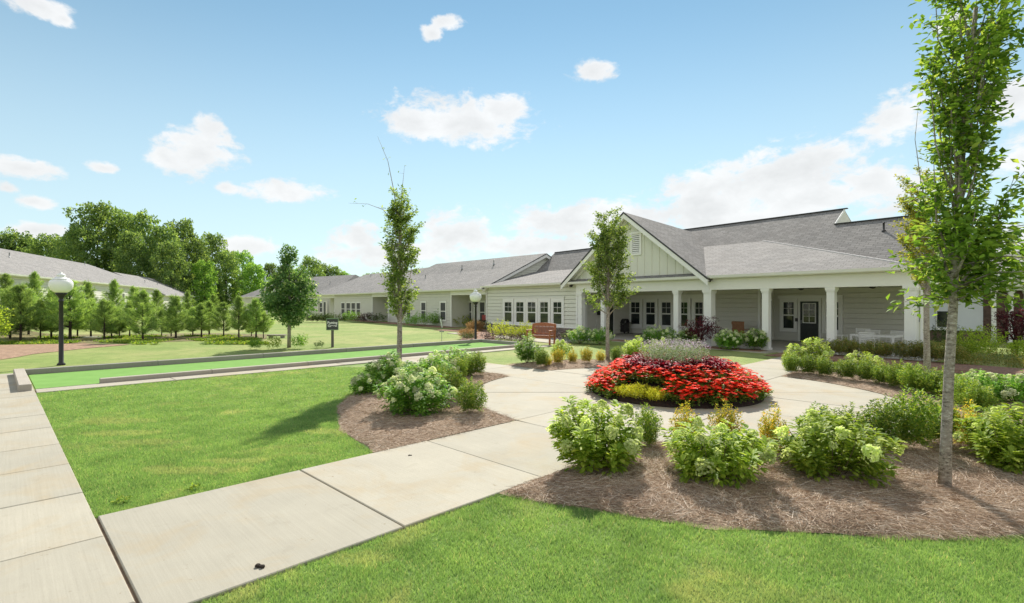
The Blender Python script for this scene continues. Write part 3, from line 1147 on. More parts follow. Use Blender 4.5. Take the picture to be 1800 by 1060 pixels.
walk = flat('sidewalk', abpoly([(-1.25, -6), (A_EDGE, -6), (A_EDGE, 20.1), (-1.25, 20.1)]), 0.008, M_JOINT)
tag(walk, 'pale concrete walk along the left edge of the lawn', kind='structure')
bs = [-6, -4.05, -2.7, -1.32, 0.05, 1.42, 2.8, 4.17, 5.54, 6.97, 8.33, 9.61, 10.98, 12.3, 13.65, 15.0, 16.35, 17.7, 19.0, 20.1]
for k in range(len(bs) - 1):
    slab(abpoly([(-1.25, bs[k]), (A_EDGE, bs[k]), (A_EDGE, bs[k + 1]), (-1.25, bs[k + 1])]), walk)

path = flat('near_path', abpoly([(A_EDGE, B_LO), (6.6, B_LO), (6.6, B_HI), (A_EDGE, B_HI)]), 0.0085, M_JOINT)
tag(path, 'broad concrete path from the left walk to the round plaza', kind='structure')
for a0, a1 in ((A_EDGE + 0.012, 2.56), (2.56, 4.38), (4.38, 6.2)):
    slab(abpoly([(a0, B_LO), (a1, B_LO), (a1, B_HI), (a0, B_HI)]), path)

plaza = obj('plaza', np_mesh('plaza', [(PC.x + (RP - 0.01) * math.cos(t), PC.y + (RP - 0.01) * math.sin(t), 0.009) for t in np.linspace(0, 2 * math.pi, 96, endpoint=False)], [list(range(96))], M_JOINT))
tag(plaza, 'round concrete plaza about the flower mound', kind='structure')
disc = [(PC.x + RP * math.cos(t), PC.y + RP * math.sin(t)) for t in np.linspace(0, 2 * math.pi, 120, endpoint=False)]
q = 1 / RT


def cut(poly, a0=None, a1=None, b0=None, b1=None):
    if a0 is not None:
        poly = clip(poly, -q, -q, -a0)
    if a1 is not None:
        poly = clip(poly, q, q, a1)
    if b0 is not None:
        poly = clip(poly, q, -q, -b0)
    if b1 is not None:
        poly = clip(poly, -q, q, b1)
    return poly


pieces = [cut(disc, None, NW_LO, B_LO, B_HI), cut(disc, NW_HI, None, NE_LO, NE_HI), cut(disc, NW_LO, NW_HI, NE_HI, None), cut(disc, NW_LO, NW_HI, None, B_LO)]
quads = [cut(disc, None, NW_LO, B_HI, None), cut(disc, None, NW_LO, None, B_LO), cut(disc, NW_HI, None, NE_HI, None), cut(disc, NW_HI, None, None, NE_LO)]
for k, p in enumerate(quads):
    if k in (0, 3):      # split along the world x axis through the centre
        pieces += [clip(p, 0, 1, PC.y), clip(p, 0, -1, -PC.y)]
    else:
        pieces += [clip(p, 1, 0, PC.x), clip(p, -1, 0, -PC.x)]
for p in pieces:
    pp = [p[0]]
    for c in p[1:]:
        if (Vector(c) - Vector(pp[-1])).length > 0.03:
            pp.append(c)
    if (Vector(pp[0]) - Vector(pp[-1])).length < 0.03:
        pp.pop()
    slab(pp, plaza)

# spokes leaving the plaza
spoke = flat('garden_path', abpoly([(NW_LO, PB + 4.2), (NW_HI, PB + 4.2), (NW_HI, 15.45), (NW_LO, 15.45)]), 0.0095, M_JOINT)
tag(spoke, 'concrete path leading from the plaza to the bowling court', kind='structure')
for b0, b1 in ((PB + 4.25, 11.4), (11.4, 13.2), (13.2, 15.4)):
    slab(abpoly([(NW_LO, b0), (NW_HI, b0), (NW_HI, b1), (NW_LO, b1)]), spoke)
spoke2 = flat('porch_path', abpoly([(PA + 4.2, NE_LO), (20.35, NE_LO), (20.35, NE_HI), (PA + 4.2, NE_HI)]), 0.0095, M_JOINT)
tag(spoke2, 'concrete path leading from the plaza to the porch', kind='structure')
for a0, a1 in ((PA + 4.28, 16.4), (16.4, 18.2), (18.2, 20.3)):
    slab(abpoly([(a0, NE_LO), (a1, NE_LO), (a1, NE_HI), (a0, NE_HI)]), spoke2)
spoke3 = flat('side_path', abpoly([(NW_LO, PB - 4.2), (NW_HI, PB - 4.2), (NW_HI, -8), (NW_LO, -8)]), 0.0095, M_JOINT)
tag(spoke3, 'concrete path leaving the plaza at the right edge', kind='structure')
for b1, b0 in ((PB - 4.3, -0.8), (-0.8, -2.8), (-2.8, -5.2), (-5.2, -8)):
    slab(abpoly([(NW_LO, b0), (NW_HI, b0), (NW_HI, b1), (NW_LO, b1)]), spoke3)
front = structure('porch_walk', 'concrete walk running along the porch front')
for x0, x1 in ((-13.0, -10.5), (-10.5, -8.2), (-8.2, -6.2), (-6.2, -4.3)):
    slab([hw(x0, -1.15), hw(x1, -1.15), hw(x1, -0.3), hw(x0, -0.3)], front, M_CONC)
bw = structure('bench_walk', 'concrete walk past the teak bench')
for x0, x1 in ((-23.5, -21.2), (-21.2, -18.9), (-18.9, -16.6), (-16.6, -14.4), (-14.4, -13.02)):
    slab([hw(x0, -4.6), hw(x1, -4.6), hw(x1, -3.1), hw(x0, -3.1)], bw, M_CONC)
slab([hw(-15.9, -3.08), hw(-13.6, -3.08), hw(-13.6, -0.3), hw(-15.9, -0.3)], bw, M_CONC_GREY)

# ---------------- bowling court
CA0, CA1, CB0, CB1 = 0.75, 17.3, 16.25, 19.55
court = flat('bowling_court', abpoly([(CA0 - 0.05, CB0 - 0.02), (CA1 + 0.05, CB0 - 0.02), (CA1 + 0.05, CB1 + 0.05), (CA0 - 0.05, CB1 + 0.05)]), 0.012, M_TURF)
tag(court, 'bright green artificial turf court for lawn bowling', kind='structure')


def abbox(a0, a1, b0, b1, z0, z1, name, m, parent, be=0.012):
    p = ccw(abpoly([(a0, b0), (a1, b0), (a1, b1), (a0, b1)]))
    qn = inset(p, be)
    mb = MB()
    mb.v = [(x, y, z0) for x, y in p] + [(x, y, z1 - be) for x, y in p] + [(x, y, z1) for x, y in qn]
    for k in range(4):
        j = (k + 1) % 4
        mb.f += [(k, j, 4 + j, 4 + k), (4 + k, 4 + j, 8 + j, 8 + k)]
    mb.f.append((8, 9, 10, 11))
    return mb.put(name, m, parent)


for a0, a1 in ((1.86, 4.3), (4.31, 7.0), (7.01, 9.7), (9.71, 12.4), (12.41, 15.0), (15.01, 17.55)):
    abbox(a0, a1, CB0 - 0.19, CB0, -0.03, 0.14, 'kerb', M_KERB, court)
for a0, a1 in ((0.62, 3.7), (3.71, 6.9), (6.91, 10.1), (10.11, 13.3), (13.31, 17.55)):
    abbox(a0, a1, CB1, CB1 + 0.2, -0.03, 0.16, 'kerb', M_KERB_DARK, court)
abbox(0.40, 0.62, CB0 - 0.42, CB1 + 0.2, -0.03, 0.18, 'kerb', M_KERB, court)
abbox(CA1 + 0.05, CA1 + 0.25, CB0 + 0.01, CB1 - 0.01, -0.03, 0.15, 'kerb', M_KERB_DARK, court)
cp = flat('court_path', abpoly([(A_EDGE, 15.42), (18.2, 15.42), (18.2, 16.05), (A_EDGE, 16.05)]), 0.0098, M_JOINT)
tag(cp, 'narrow concrete strip along the near side of the court', kind='structure')
for a0, a1 in ((A_EDGE + 0.01, 3.3), (3.3, 5.6), (5.6, 7.9), (7.9, 10.2), (10.2, 12.5), (12.5, 14.8), (14.8, 17.0), (17.0, 18.2)):
    slab(abpoly([(a0, 15.42), (a1, 15.42), (a1, 16.04), (a0, 16.04)]), cp)


# ---------------- planting beds
def ring_bed(name, label, t0, o0, t1, o1, r0, r1, needles, hgt=0.075):
    """ring sector between two path edges: t = path direction (deg), o = half width of that path"""
    nr, nt_ = 16, 70
    v, f = [], []
    samples = []

    def bounds(r):
        return R(t0) + math.asin(o0 / r), R(t1) - math.asin(o1 / r)

    def height(u, w, x, y):
        e = min(u, 1 - u) * (r1 - r0)
        e2 = min(w, 1 - w) * 6.0
        k = min(1, min(e, e2) / 0.5)
        k = k * (2 - k)
        return 0.03 + hgt * k + 0.022 * k * math.sin(x * 3.1 + y) * math.cos(y * 2.7)
    for i in range(nr + 1):
        u = i / nr
        r = r0 + (r1 - r0) * u
        a, b = bounds(r)
        for j in range(nt_ + 1):
            w = j / nt_
            t = a + (b - a) * w
            wob = 0.05 * math.sin(t * 23) * (u > 0.98) + 0.02 * math.sin(t * 61) * (u > 0.98)
            x, y = PC.x + (r + wob) * math.cos(t), PC.y + (r + wob) * math.sin(t)
            v.append((x, y, height(u, w, x, y) if 0 < i < nr and 0 < j < nt_ else (0.034 if (i == 0 or j in (0, nt_)) else 0.012)))
    for i in range(nr):
        for j in range(nt_):
            k = i * (nt_ + 1) + j
            f.append((k, k + nt_ + 1, k + nt_ + 2, k + 1))
    bed = obj(name, np_mesh(name, v, f, M_STRAWBED, True))
    tag(bed, label, kind='structure')
    # loose pine needles
    n = needles
    u = np.sqrt(RNG.uniform(0, 1, n) * (r1 ** 2 - r0 ** 2) + r0 ** 2)
    P = np.zeros((n, 3))
    for k in range(n):
        r = u[k]
        a, b = bounds(r)
        w = RNG.uniform(0.0, 1.0)
        t = a + (b - a) * w
        x, y = PC.x + r * math.cos(t), PC.y + r * math.sin(t)
        P[k] = (x, y, height((r - r0) / (r1 - r0), w, x, y) + RNG.uniform(-0.005, 0.022))
    ang = np.array([math.sin(p[0] * 1.7 + p[1] * 0.9) * 1.4 for p in P]) + RNG.normal(0, 0.9, n)
    D = np.stack([np.cos(ang), np.sin(ang), RNG.normal(0.02, 0.17, n)], 1)
    vv, ff = tri_needles(P, D, RNG.uniform(0.08, 0.19, n), RNG.uniform(0.0022, 0.005, n))
    s = obj('pine_straw', np_mesh('pine_straw', vv, ff, M_STRAW), bed)
    s['kind'] = 'stuff'
    return bed


SWO_L, SWO_R = B_HI - PB, PB - B_LO
ring_bed('near_bed', 'pine straw bed in the foreground between path and plaza', 225, SWO_R, 315, 0.83, RP + 0.02, 7.02, 90000)
ring_bed('left_bed', 'pine straw bed left of the plaza beside the lawn', 135, 0.83, 225, SWO_L, RP + 0.02, 7.02, 42000)
ring_bed('far_bed', 'pine straw bed beyond the flower mound', 45, 0.9, 135, 0.87, RP + 0.02, 6.3, 14000)
ring_bed('right_bed', 'pine straw bed along the right rim of the plaza', -45, 0.87, 45, 0.8, RP + 0.02, 6.7, 22000)


def bed_patch(name, label, pts, m, hgt=0.06):
    """low mounded mulch patch from an outline"""
    pts = ccw(pts)
    c = (sum(p[0] for p in pts) / len(pts), sum(p[1] for p in pts) / len(pts))
    fine = []
    for k in range(len(pts)):
        p, r = pts[k], pts[(k + 1) % len(pts)]
        for t in (0, 0.25, 0.5, 0.75):
            fine.append((p[0] + (r[0] - p[0]) * t + random.uniform(-0.05, 0.05), p[1] + (r[1] - p[1]) * t + random.uniform(-0.05, 0.05)))
    v, f = [], []
    n = len(fine)
    for ring, (s, z) in enumerate(((1, 0.014), (0.9, 0.02 + hgt * 0.6), (0.5, 0.02 + hgt))):
        for p in fine:
            x, y = c[0] + (p[0] - c[0]) * s, c[1] + (p[1] - c[1]) * s
            v.append((x, y, z + terrain(x, y)))
    for k in range(2):
        for j in range(n):
            i = (j + 1) % n
            f.append((k * n + j, k * n + i, (k + 1) * n + i, (k + 1) * n + j))
    me = bpy.data.meshes.new(name)
    me.from_pydata(v, [], f + [tuple(2 * n + j for j in range(n))])
    me.materials.append(m)
    o = obj(name, me)
    return tag(o, label, kind='structure')


M_BARKCHIP = mat('red_brown_bark_mulch', (0.36, 0.21, 0.14), (0.18, 0.10, 0.07), 0.95, 14, 40, 0.9, 0.03)
bed_patch('mulch_strip', 'brown mulch strip at the far left edge of the lawn', [G(-120, 640), G(0, 633), G(60, 623), G(150, 613), G(230, 606), G(150, 604), G(0, 607), G(-140, 608)], mat('tan_bark_mulch', (0.44, 0.29, 0.19), (0.24, 0.15, 0.10), 0.95, 6, 30, 0.9, 0.04), 0.03)
bed_patch('house_bed', 'mulch bed under the shrubs by the five windows', [hw(-27.5, -3.4), hw(-22.4, -3.0), hw(-16.5, -2.9), hw(-16.2, -0.4), hw(-25, -0.15), hw(-27.6, -0.5)], M_BARKCHIP, 0.08)
bed_patch('corner_bed', 'orange brown mulch bed by the far lamp post', [G(806, 600), G(822, 586), G(842, 578), G(868, 582), G(870, 598), G(846, 600)], M_BARKCHIP, 0.1)
bed_patch('porch_bed', 'mulch bed under the hydrangeas before the porch', [hw(-13.2, -0.25), hw(-13.0, -1.1), hw(-10.0, -1.12), hw(-5.6, -1.1), hw(-4.45, -0.9), hw(-4.5, -0.22)], M_BARKCHIP, 0.05)
bed_patch('hedge_bed', 'mulch bed under the bronze hedge before the patio table', [hw(-4.1, -0.3), hw(-4.0, -2.0), hw(0.5, -2.3), hw(6.0, -3.2), hw(10, -4.2), hw(10, -1), hw(1.2, -0.25)], M_BARKCHIP, 0.14)
bed_patch('wing_bed', 'dark mulch strip along the foot of the far wing', [hw(-68, -0.1), hw(-68, -1.5), hw(-45, -1.5), hw(-30.5, -1.4), hw(-29, -0.1)], M_BARKCHIP, 0.05)
bed_patch('pine_bed', 'rough straw ground under the row of young pines', [G(-60, 603), G(100, 604), G(260, 602), G(400, 598), G(470, 596), G(470, 588), G(380, 586), G(200, 588), G(0, 590), G(-80, 592)], mat('dry_rough_ground', (0.26, 0.20, 0.09), (0.12, 0.13, 0.045), 0.95, 3.0, 20, 0.8, 0.04), 0.03)


# ---------------- grass blades
def in_beds(x, y):
    return np.hypot(x - PC.x, y - PC.y) < 7.02


def blades(name, label, n, box, test, hmin, hmax, wid):
    x0, x1, y0, y1 = box
    got, cnt = [], 0
    while cnt < n:
        # more blades per square metre near the viewer
        y = y0 * (y1 / y0) ** RNG.uniform(0, 1, 200000)
        x = RNG.uniform(x0, x1, 200000)
        ok = (np.abs(x) < y * 1.4 + 0.6) & (RNG.uniform(0, 1, 200000) < np.minimum(1.0, 5.0 / y)) & test(x, y)
        got.append(np.stack([x[ok], y[ok], np.zeros(ok.sum())], 1))
        cnt += int(ok.sum())
    P = np.concatenate(got)[:n]
    clump = np.sin(P[:, 0] * 9.0 + 1.3 * np.sin(P[:, 1] * 6)) * np.cos(P[:, 1] * 8.0 + np.sin(P[:, 0] * 5))
    H_ = RNG.uniform(hmin, hmax, n) * (1 + 0.22 * clump)
    D = np.stack([RNG.normal(0, 0.5, n), RNG.normal(0, 0.5, n), np.ones(n)], 1)
    v, f = tri_needles(P, D, H_, wid * (0.7 + P[:, 1] / 9.0) * RNG.uniform(0.7, 1.3, n))
    o = obj(name, np_mesh(name, v, f, M_BLADE))
    return tag(o, label, kind='stuff')


def ab_of(x, y):
    return (x + y) / RT, (y - x) / RT


def left_lawn(x, y):
    a, b = ab_of(x, y)
    return (a > A_EDGE) & (b > B_HI) & (b < 15.42) & ~in_beds(x, y) & (a < NW_LO)


def near_lawn(x, y):
    a, b = ab_of(x, y)
    return (b < B_LO) & (a > A_EDGE) & ~in_beds(x, y)


base1 = flat('left_lawn', abpoly([(A_EDGE - 0.02, B_HI - 0.02), (NW_LO, B_HI - 0.02), (NW_LO, 15.43), (A_EDGE - 0.02, 15.43)]), 0.004, M_LAWN)
tag(base1, 'mown lawn between the left walk and the plaza', kind='structure')
base2 = flat('near_lawn', abpoly([(A_EDGE - 0.02, -6), (NW_LO, -6), (NW_LO, B_LO + 0.02), (A_EDGE - 0.02, B_LO + 0.02)]), 0.0045, M_LAWN)
tag(base2, 'mown lawn in the foreground below the straw bed', kind='structure')
blades('grass', 'green mown grass of the left lawn', 240000, (-10.4, 0.5, 4.7, 16), left_lawn, 0.028, 0.05, 0.0052)
blades('grass', 'green mown grass of the foreground lawn', 260000, (-2.3, 9.5, 2.6, 7.2), near_lawn, 0.028, 0.055, 0.0048)

# ================================================================== BUILDINGS


def roof(parent, pts, m=None, edge=(1, 0, 0), name='roof', thick=0.07):
    """a shingled roof plane: polygon with real thickness; UV runs along the eave and up the slope in metres"""
    P = [Vector(p) for p in pts]
    nrm = (P[1] - P[0]).cross(P[2] - P[0]).normalized()
    if nrm.z < 0:
        P.reverse()
        nrm = -nrm
    mb = MB()
    mb.slab3([tuple(p) for p in P], tuple(-nrm * thick))
    me = mb.mesh(name, m or M_SHINGLE)
    e = Vector(edge)
    e = (e - nrm * e.dot(nrm)).normalized()
    u2 = nrm.cross(e)
    uv = me.uv_layers.new(name='UVMap')
    for lp in me.loops:
        co = me.vertices[lp.vertex_index].co
        uv.data[lp.index].uv = (co.dot(e), co.dot(u2))
    return obj(name, me, parent)


def lap_mesh(name, L, z0, z1, m, course=0.24, hole=None):
    """lapped boards with an open shadow gap under each; faces -y, x from 0 to L"""
    mb = MB()
    z = z0
    while z < z1 - 0.05:
        zt = min(z + course, z1)
        mb.slab3([(0, -0.045, z + 0.026), (0, -0.022, zt), (0, 0.02, zt), (0, 0.02, z + 0.026)], (L, 0, 0))
        z = zt
    return mb.mesh(name, m)


def lap(parent, x0, x1, y, z0, z1, m, name='siding', rz=0.0, L=None):
    return obj(name, lap_mesh(name, L or (x1 - x0), z0, z1, m), parent, (x0, y, 0), (0, 0, rz))


def gable_lap(parent, pts, m, name='siding', rz=0.0, loc=(0, 0, 0), course=0.2):
    """lapped boards cut to a triangle / polygon in the xz plane (convex)"""
    zs = [p[1] for p in pts]
    z, z1 = min(zs), max(zs)
    v, f = [], []

    def span(zz):
        xs = []
        n = len(pts)
        for k in range(n):
            a, b = pts[k], pts[(k + 1) % n]
            if (a[1] - zz) * (b[1] - zz) <= 0 and abs(a[1] - b[1]) > 1e-9:
                t = (zz - a[1]) / (b[1] - a[1])
                xs.append(a[0] + (b[0] - a[0]) * t)
        return (min(xs), max(xs)) if xs else None
    while z < z1 - 0.02:
        zt = min(z + course, z1 - 0.001)
        a, b = span(z + 1e-4), span(zt - 1e-4)
        if a and b:
            i = len(v)
            v += [(a[0], -0.045, z), (a[1], -0.045, z), (b[1], -0.004, zt), (b[0], -0.004, zt), (a[0], -0.004, z), (a[1], -0.004, z)]
            f += [(i, i + 1, i + 2, i + 3), (i + 4, i + 5, i + 1, i)]
        z = zt
    me = bpy.data.meshes.new(name)
    me.from_pydata(v, [], f)
    me.materials.append(m)
    return obj(name, me, parent, loc, (0, 0, rz))


def window(parent, x, y, z0, z1, w, rz=0.0, grid=True, casing=0.09, glass=None, frame_m=None, name='window', rail=0.5):
    """double-hung window facing -y: casing and sashes, two panes, glazing bars in the upper sash"""
    fm = frame_m or M_WHITE
    h = w / 2
    mb = MB()
    mb.box(-h - casing, -h, -0.05, 0.0, z0 - casing, z1 + casing).box(h, h + casing, -0.05, 0.0, z0 - casing, z1 + casing)
    mb.box(-h, h, -0.05, 0.0, z1, z1 + casing).box(-h, h, -0.065, 0.0, z0 - casing, z0)
    o = obj(name, mb.mesh(name, fm), parent, (x, y - 0.032, 0), (0, 0, rz))
    zm = z0 + (z1 - z0) * rail
    s = 0.035
    sash = MB()
    for a, b, yy in ((zm, z1, -0.034), (z0, zm - 0.002, -0.028)):
        sash.box(-h + 0.002, -h + s, yy, -0.006, a, b).box(h - s, h - 0.002, yy, -0.006, a, b).box(-h + s, h - s, yy, -0.006, b - s, b - 0.002).box(-h + s, h - s, yy, -0.006, a, a + s)
    sash.put('sash', fm, o)
    for a, b, yy in ((zm + s, z1 - s, -0.019), (z0 + s, zm - s, -0.017)):
        MB().box(-h + s, h - s, yy, yy + 0.006, a, b).put('pane', glass or M_GLASS, o)
    if grid:
        g = MB()
        a, b = zm + s, z1 - s
        g.box(-0.009, 0.009, -0.027, -0.0205, a, b)
        g.box(-h + s, -0.010, -0.0265, -0.0205, (a + b) / 2 - 0.009, (a + b) / 2 + 0.009)
        g.box(0.010, h - s, -0.0265, -0.0205, (a + b) / 2 - 0.009, (a + b) / 2 + 0.009)
        g.put('muntin', fm, o)
    return o


def column(parent, x, y, w, z1, name='column'):
    h = w / 2
    mb = MB().box(x - h, x + h, y - h, y + h, 0.14, z1 - 0.16)
    # a shallow raised border on each face so that the shaft is not a bare box
    for sx in (-1, 1):
        mb.box(x + sx * h - 0.01 * (sx < 0) - 0.0, x + sx * h + 0.01 * (sx > 0), y - h + 0.002, y - h + 0.05, 0.15, z1 - 0.17)
    o = mb.put(name, M_WHITE, parent)
    b = MB().box(x - h - 0.035, x + h + 0.035, y - h - 0.035, y + h + 0.035, 0.0, 0.139)
    b.put('column_base', M_WHITE, o)
    c = MB().box(x - h - 0.03, x + h + 0.03, y - h - 0.03, y + h + 0.03, z1 - 0.159, z1 - 0.10).box(x - h - 0.05, x + h + 0.05, y - h - 0.05, y + h + 0.05, z1 - 0.099, z1 - 0.002)
    c.put('column_cap', M_WHITE, o)
    return o


def stone_band(parent, x0, x1, y, z0, z1, name='stone_veneer'):
    """ledge stones laid in courses, each its own block, uneven and standing proud"""
    rows = 5
    hh = (z1 - z0) / rows
    meshes = [MB().box(0, 1, 0, 1, 0, 1).mesh('stone', m) for m in (M_STONE, M_STONE2, M_STONE)]
    back = MB().box(x0, x1, y - 0.02, y, z0, z1).put(name, M_SOIL, parent)
    for r in range(rows):
        x = x0
        while x < x1 - 0.05:
            L = min(random.uniform(0.28, 0.62), x1 - x)
            d = random.uniform(0.05, 0.09)
            obj('stone', random.choice(meshes), back, (x + 0.006, y - 0.02 - d, z0 + r * hh + 0.006), None, (L - 0.012, d, hh - 0.012))
            x += L
    MB().box(x0, x1, y - 0.14, y, z1 + 0.001, z1 + 0.055).put('stone_sill', M_WHITE, parent)
    return back


def roof_pipe(parent, x, y, z, h=0.35, m=None):
    mb = MB().lathe([(0.09, z - 0.12), (0.075, z + 0.03), (0.04, z + 0.05), (0.04, z + h), (0.055, z + h + 0.01), (0.03, z + h + 0.03)], 10, (x, y))
    return mb.put('vent_pipe', m or M_BRONZE, parent, True)


# ------------------------------------------------ clubhouse
CL = empty('clubhouse', 'long sage green clubhouse with white columned porch and steep front gable', 'clubhouse', (HP.x, HP.y, 0), HROT)
ZG, ZB = 3.2, 2.575
MB().box(-16.25, 0.45, -0.28, 6.0, -0.1, 0.05).put('porch_floor', M_CONC_GREY, CL)
core = MB().box(-25.68, -16.12, 0.03, 11.0, 0, 3.1)
core.box(-16.119, -7.66, 4.63, 11.0, 0, 3.1)
core.box(-7.659, -4.4, 6.03, 11.0, 0, 3.1).box(-4.399, -1.75, 6.03, 8.1, 0, 3.1)
core.put('wall', M_SIDING_G, CL)
# left hall front with five windows
lap(CL, -25.68, -16.1, 0.0, 0.5, 3.06, M_SIDING)
stone_band(CL, -25.7, -16.15, 0.0, 0.0, 0.47)
MB().box(-25.74, -25.60, -0.045, 0.02, 0.0, 3.06).put('corner_board', M_WHITE, CL)
MB().box(-16.22, -16.08, -0.045, 0.02, 0.0, 3.06).put('corner_board', M_WHITE, CL)
yy5 = -0.012
for px0, px1 in ((888.2, 901.1), (908.5, 922.2), (928.8, 943.3), (950.7, 965.3), (973.7, 989.0)):
    xa, xb = hs(px0, 0), hs(px1, 0)
    window(CL, (xa + xb) / 2, yy5, 0.66, 2.06, xb - xa, casing=0.19)
xa, xb = hs(884.8, 0), hs(993.2, 0)
MB().box(xa, xb, -0.10, -0.05, 2.255, 2.33).box(xa - 0.04, xb + 0.04, -0.13, -0.05, 2.332, 2.37).put('window_header', M_WHITE, CL)
# return wall of the hall, looking onto the porch
lap(CL, -16.1, 0, 0.7, 0.05, 2.95, M_SIDING_G, rz=R(90), L=3.9)
MB().box(-16.2, -16.02, 0.56, 0.7, 0.05, 2.95).put('corner_board', M_WHITE, CL)
dz = MB().box(-16.08, -16.03, 2.05, 2.95, 0.05, 2.1)
dd = dz.put('door', M_DOOR, CL, label='dark porch door in the side wall of the hall')
MB().box(-16.085, -16.05, 1.93, 2.05, 0.05, 2.22).box(-16.085, -16.05, 2.951, 3.07, 0.05, 2.22).put('door_frame', M_WHITE, CL)
MB().box(-16.08, -15.93, 1.55, 1.72, 1.25, 1.5).put('wall_lamp', M_BLACK, CL)
# porch rear wall with the row of windows
lap(CL, -16.1, -7.62, 4.6, 0.05, 2.95, M_SIDING_G)
for px0, px1 in ((1109.5, 1126.5), (1136, 1153.5), (1163.5, 1181.5), (1195.5, 1211), (1222, 1238)):
    xa, xb = hs(px0, 4.6), hs(px1, 4.6)
    window(CL, (xa + xb) / 2, 4.588, 0.62, 2.05, xb - xa - 0.04, casing=0.18, name='porch_window')
MB().box(hs(1104, 4.6), hs(1243, 4.6), 4.50, 4.55, 2.235, 2.42).box(hs(1104, 4.6), hs(1243, 4.6), 4.48, 4.55, 2.421, 2.47).put('window_header', M_CREAM, CL)
MB().box(hs(1104, 4.6), hs(1243, 4.6), 4.49, 4.55, 0.38, 0.435).put('window_sill', M_WHITE, CL)
MB().box(-7.70, -7.58, 4.55, 4.60, 0.05, 2.95).put('corner_board', M_WHITE, CL)
# alcove side wall with its own dark door, then the rear wall with door and windows
lap(CL, -7.62, 0, 4.62, 0.05, 2.95, M_SIDING_G, rz=R(90), L=1.4)
MB().box(-7.6, -7.54, 4.75, 5.62, 0.05, 2.1).put('door', M_DOOR, CL, label='dark side door at the left end of the porch recess')
MB().box(-7.605, -7.57, 4.66, 4.75, 0.05, 2.2).box(-7.605, -7.57, 5.621, 5.72, 0.05, 2.2).put('door_frame', M_WHITE, CL)
lap(CL, -7.62, -1.72, 6.0, 0.05, 2.95, M_SIDING_G)
for px0, px1 in ((1377, 1397.5), (1452, 1476)):
    xa, xb = hs(px0, 6), hs(px1, 6)
    window(CL, (xa + xb) / 2, 5.988, 0.66, 2.06, xb - xa, casing=0.15, name='porch_window')
xa, xb = hs(1369, 6), hs(1482, 6)
MB().box(xa, xb, 5.89, 5.95, 2.215, 2.36).put('window_header', M_WHITE, CL)
xa, xb = hs(1407.5, 6), hs(1440.5, 6)
dr = MB().box(xa + 0.01, xb - 0.01, 5.93, 5.975, 0.06, 2.06)
for k in range(4):
    xx = xa + 0.12 + k * (xb - xa - 0.24) / 4
    dr.box(xx, xx + (xb - xa - 0.24) / 4 - 0.02, 5.922, 5.93, 0.18, 0.92)
door = dr.put('door', M_DOOR, CL, label='dark door with a six-pane white framed light')
MB().box(xa - 0.10, xa + 0.005, 5.915, 5.976, 0.05, 2.21).box(xb - 0.005, xb + 0.10, 5.915, 5.976, 0.05, 2.21).box(xa, xb, 5.917, 5.976, 2.065, 2.21).put('door_frame', M_WHITE, CL)
lx0, lx1, lz0, lz1 = xa + 0.17, xb - 0.17, 1.02, 1.94
fr = MB().box(lx0 - 0.04, lx0, 5.90, 5.93, lz0 - 0.04, lz1 + 0.04).box(lx1, lx1 + 0.04, 5.90, 5.93, lz0 - 0.04, lz1 + 0.04).box(lx0, lx1, 5.90, 5.93, lz1, lz1 + 0.04).box(lx0, lx1, 5.90, 5.93, lz0 - 0.04, lz0)
fr.box((lx0 + lx1) / 2 - 0.012, (lx0 + lx1) / 2 + 0.012, 5.905, 5.926, lz0, lz1)
for k in (1, 2):
    zz = lz0 + (lz1 - lz0) * k / 3
    fr.box(lx0, (lx0 + lx1) / 2 - 0.013, 5.906, 5.926, zz - 0.012, zz + 0.012).box((lx0 + lx1) / 2 + 0.013, lx1, 5.906, 5.926, zz - 0.012, zz + 0.012)
fr.put('door_light', M_WHITE, door)
for k in range(3):
    for j in range(2):
        w2 = (lx1 - lx0) / 2
        MB().box(lx0 + j * w2 + 0.014, lx0 + (j + 1) * w2 - 0.014, 5.918, 5.924, lz0 + k * (lz1 - lz0) / 3 + 0.014, lz0 + (k + 1) * (lz1 - lz0) / 3 - 0.014).put('pane', M_GLASS, door)
MB().box(xa + 0.05, xa + 0.09, 5.86, 5.93, 0.95, 1.12).put('handle', M_METAL, door)
MB().box(hs(1399.5, 6), hs(1403.5, 6), 5.88, 5.93, 1.05, 1.22).put('keypad', M_BRONZE, CL)
# ceiling, beam, gutters
MB().box(-16.09, 0.3, 0.22, 6.02, 2.86, 2.92).put('porch_ceiling', M_SOFFIT, CL)
MB().box(-16.08, 0.24, -0.17, 0.2, ZB, 3.055).put('beam', M_CREAM, CL)
MB().box(-0.13, 0.24, 0.201, 6.0, ZB, 3.05).put('beam', M_CREAM, CL)
MB().box(-7.7, -7.42, -0.185, -0.171, ZB + 0.001, 3.05).put('beam_joint_board', M_WHITE, CL)
MB().box(-25.75, 0.3, -0.40, 0.02, 3.062, 3.10).put('soffit', M_CREAM, CL)


def gutter(parent, x0, x1, y, z, m=None):
    mb = MB()
    mb.v = [(x0, y, z - 0.11), (x0, y - 0.10, z - 0.11), (x0, y - 0.135, z), (x0, y - 0.12, z), (x0, y - 0.09, z - 0.085), (x0, y, z)]
    n = 6
    mb.v += [(x1, b, c) for _, b, c in mb.v]
    for k in range(n):
        j = (k + 1) % n
        mb.f.append((k, j, n + j, n + k))
    mb.f.append(tuple(range(n - 1, -1, -1)))
    mb.f.append(tuple(n + k for k in range(n)))
    return mb.put('gutter', m or M_WHITE, parent)


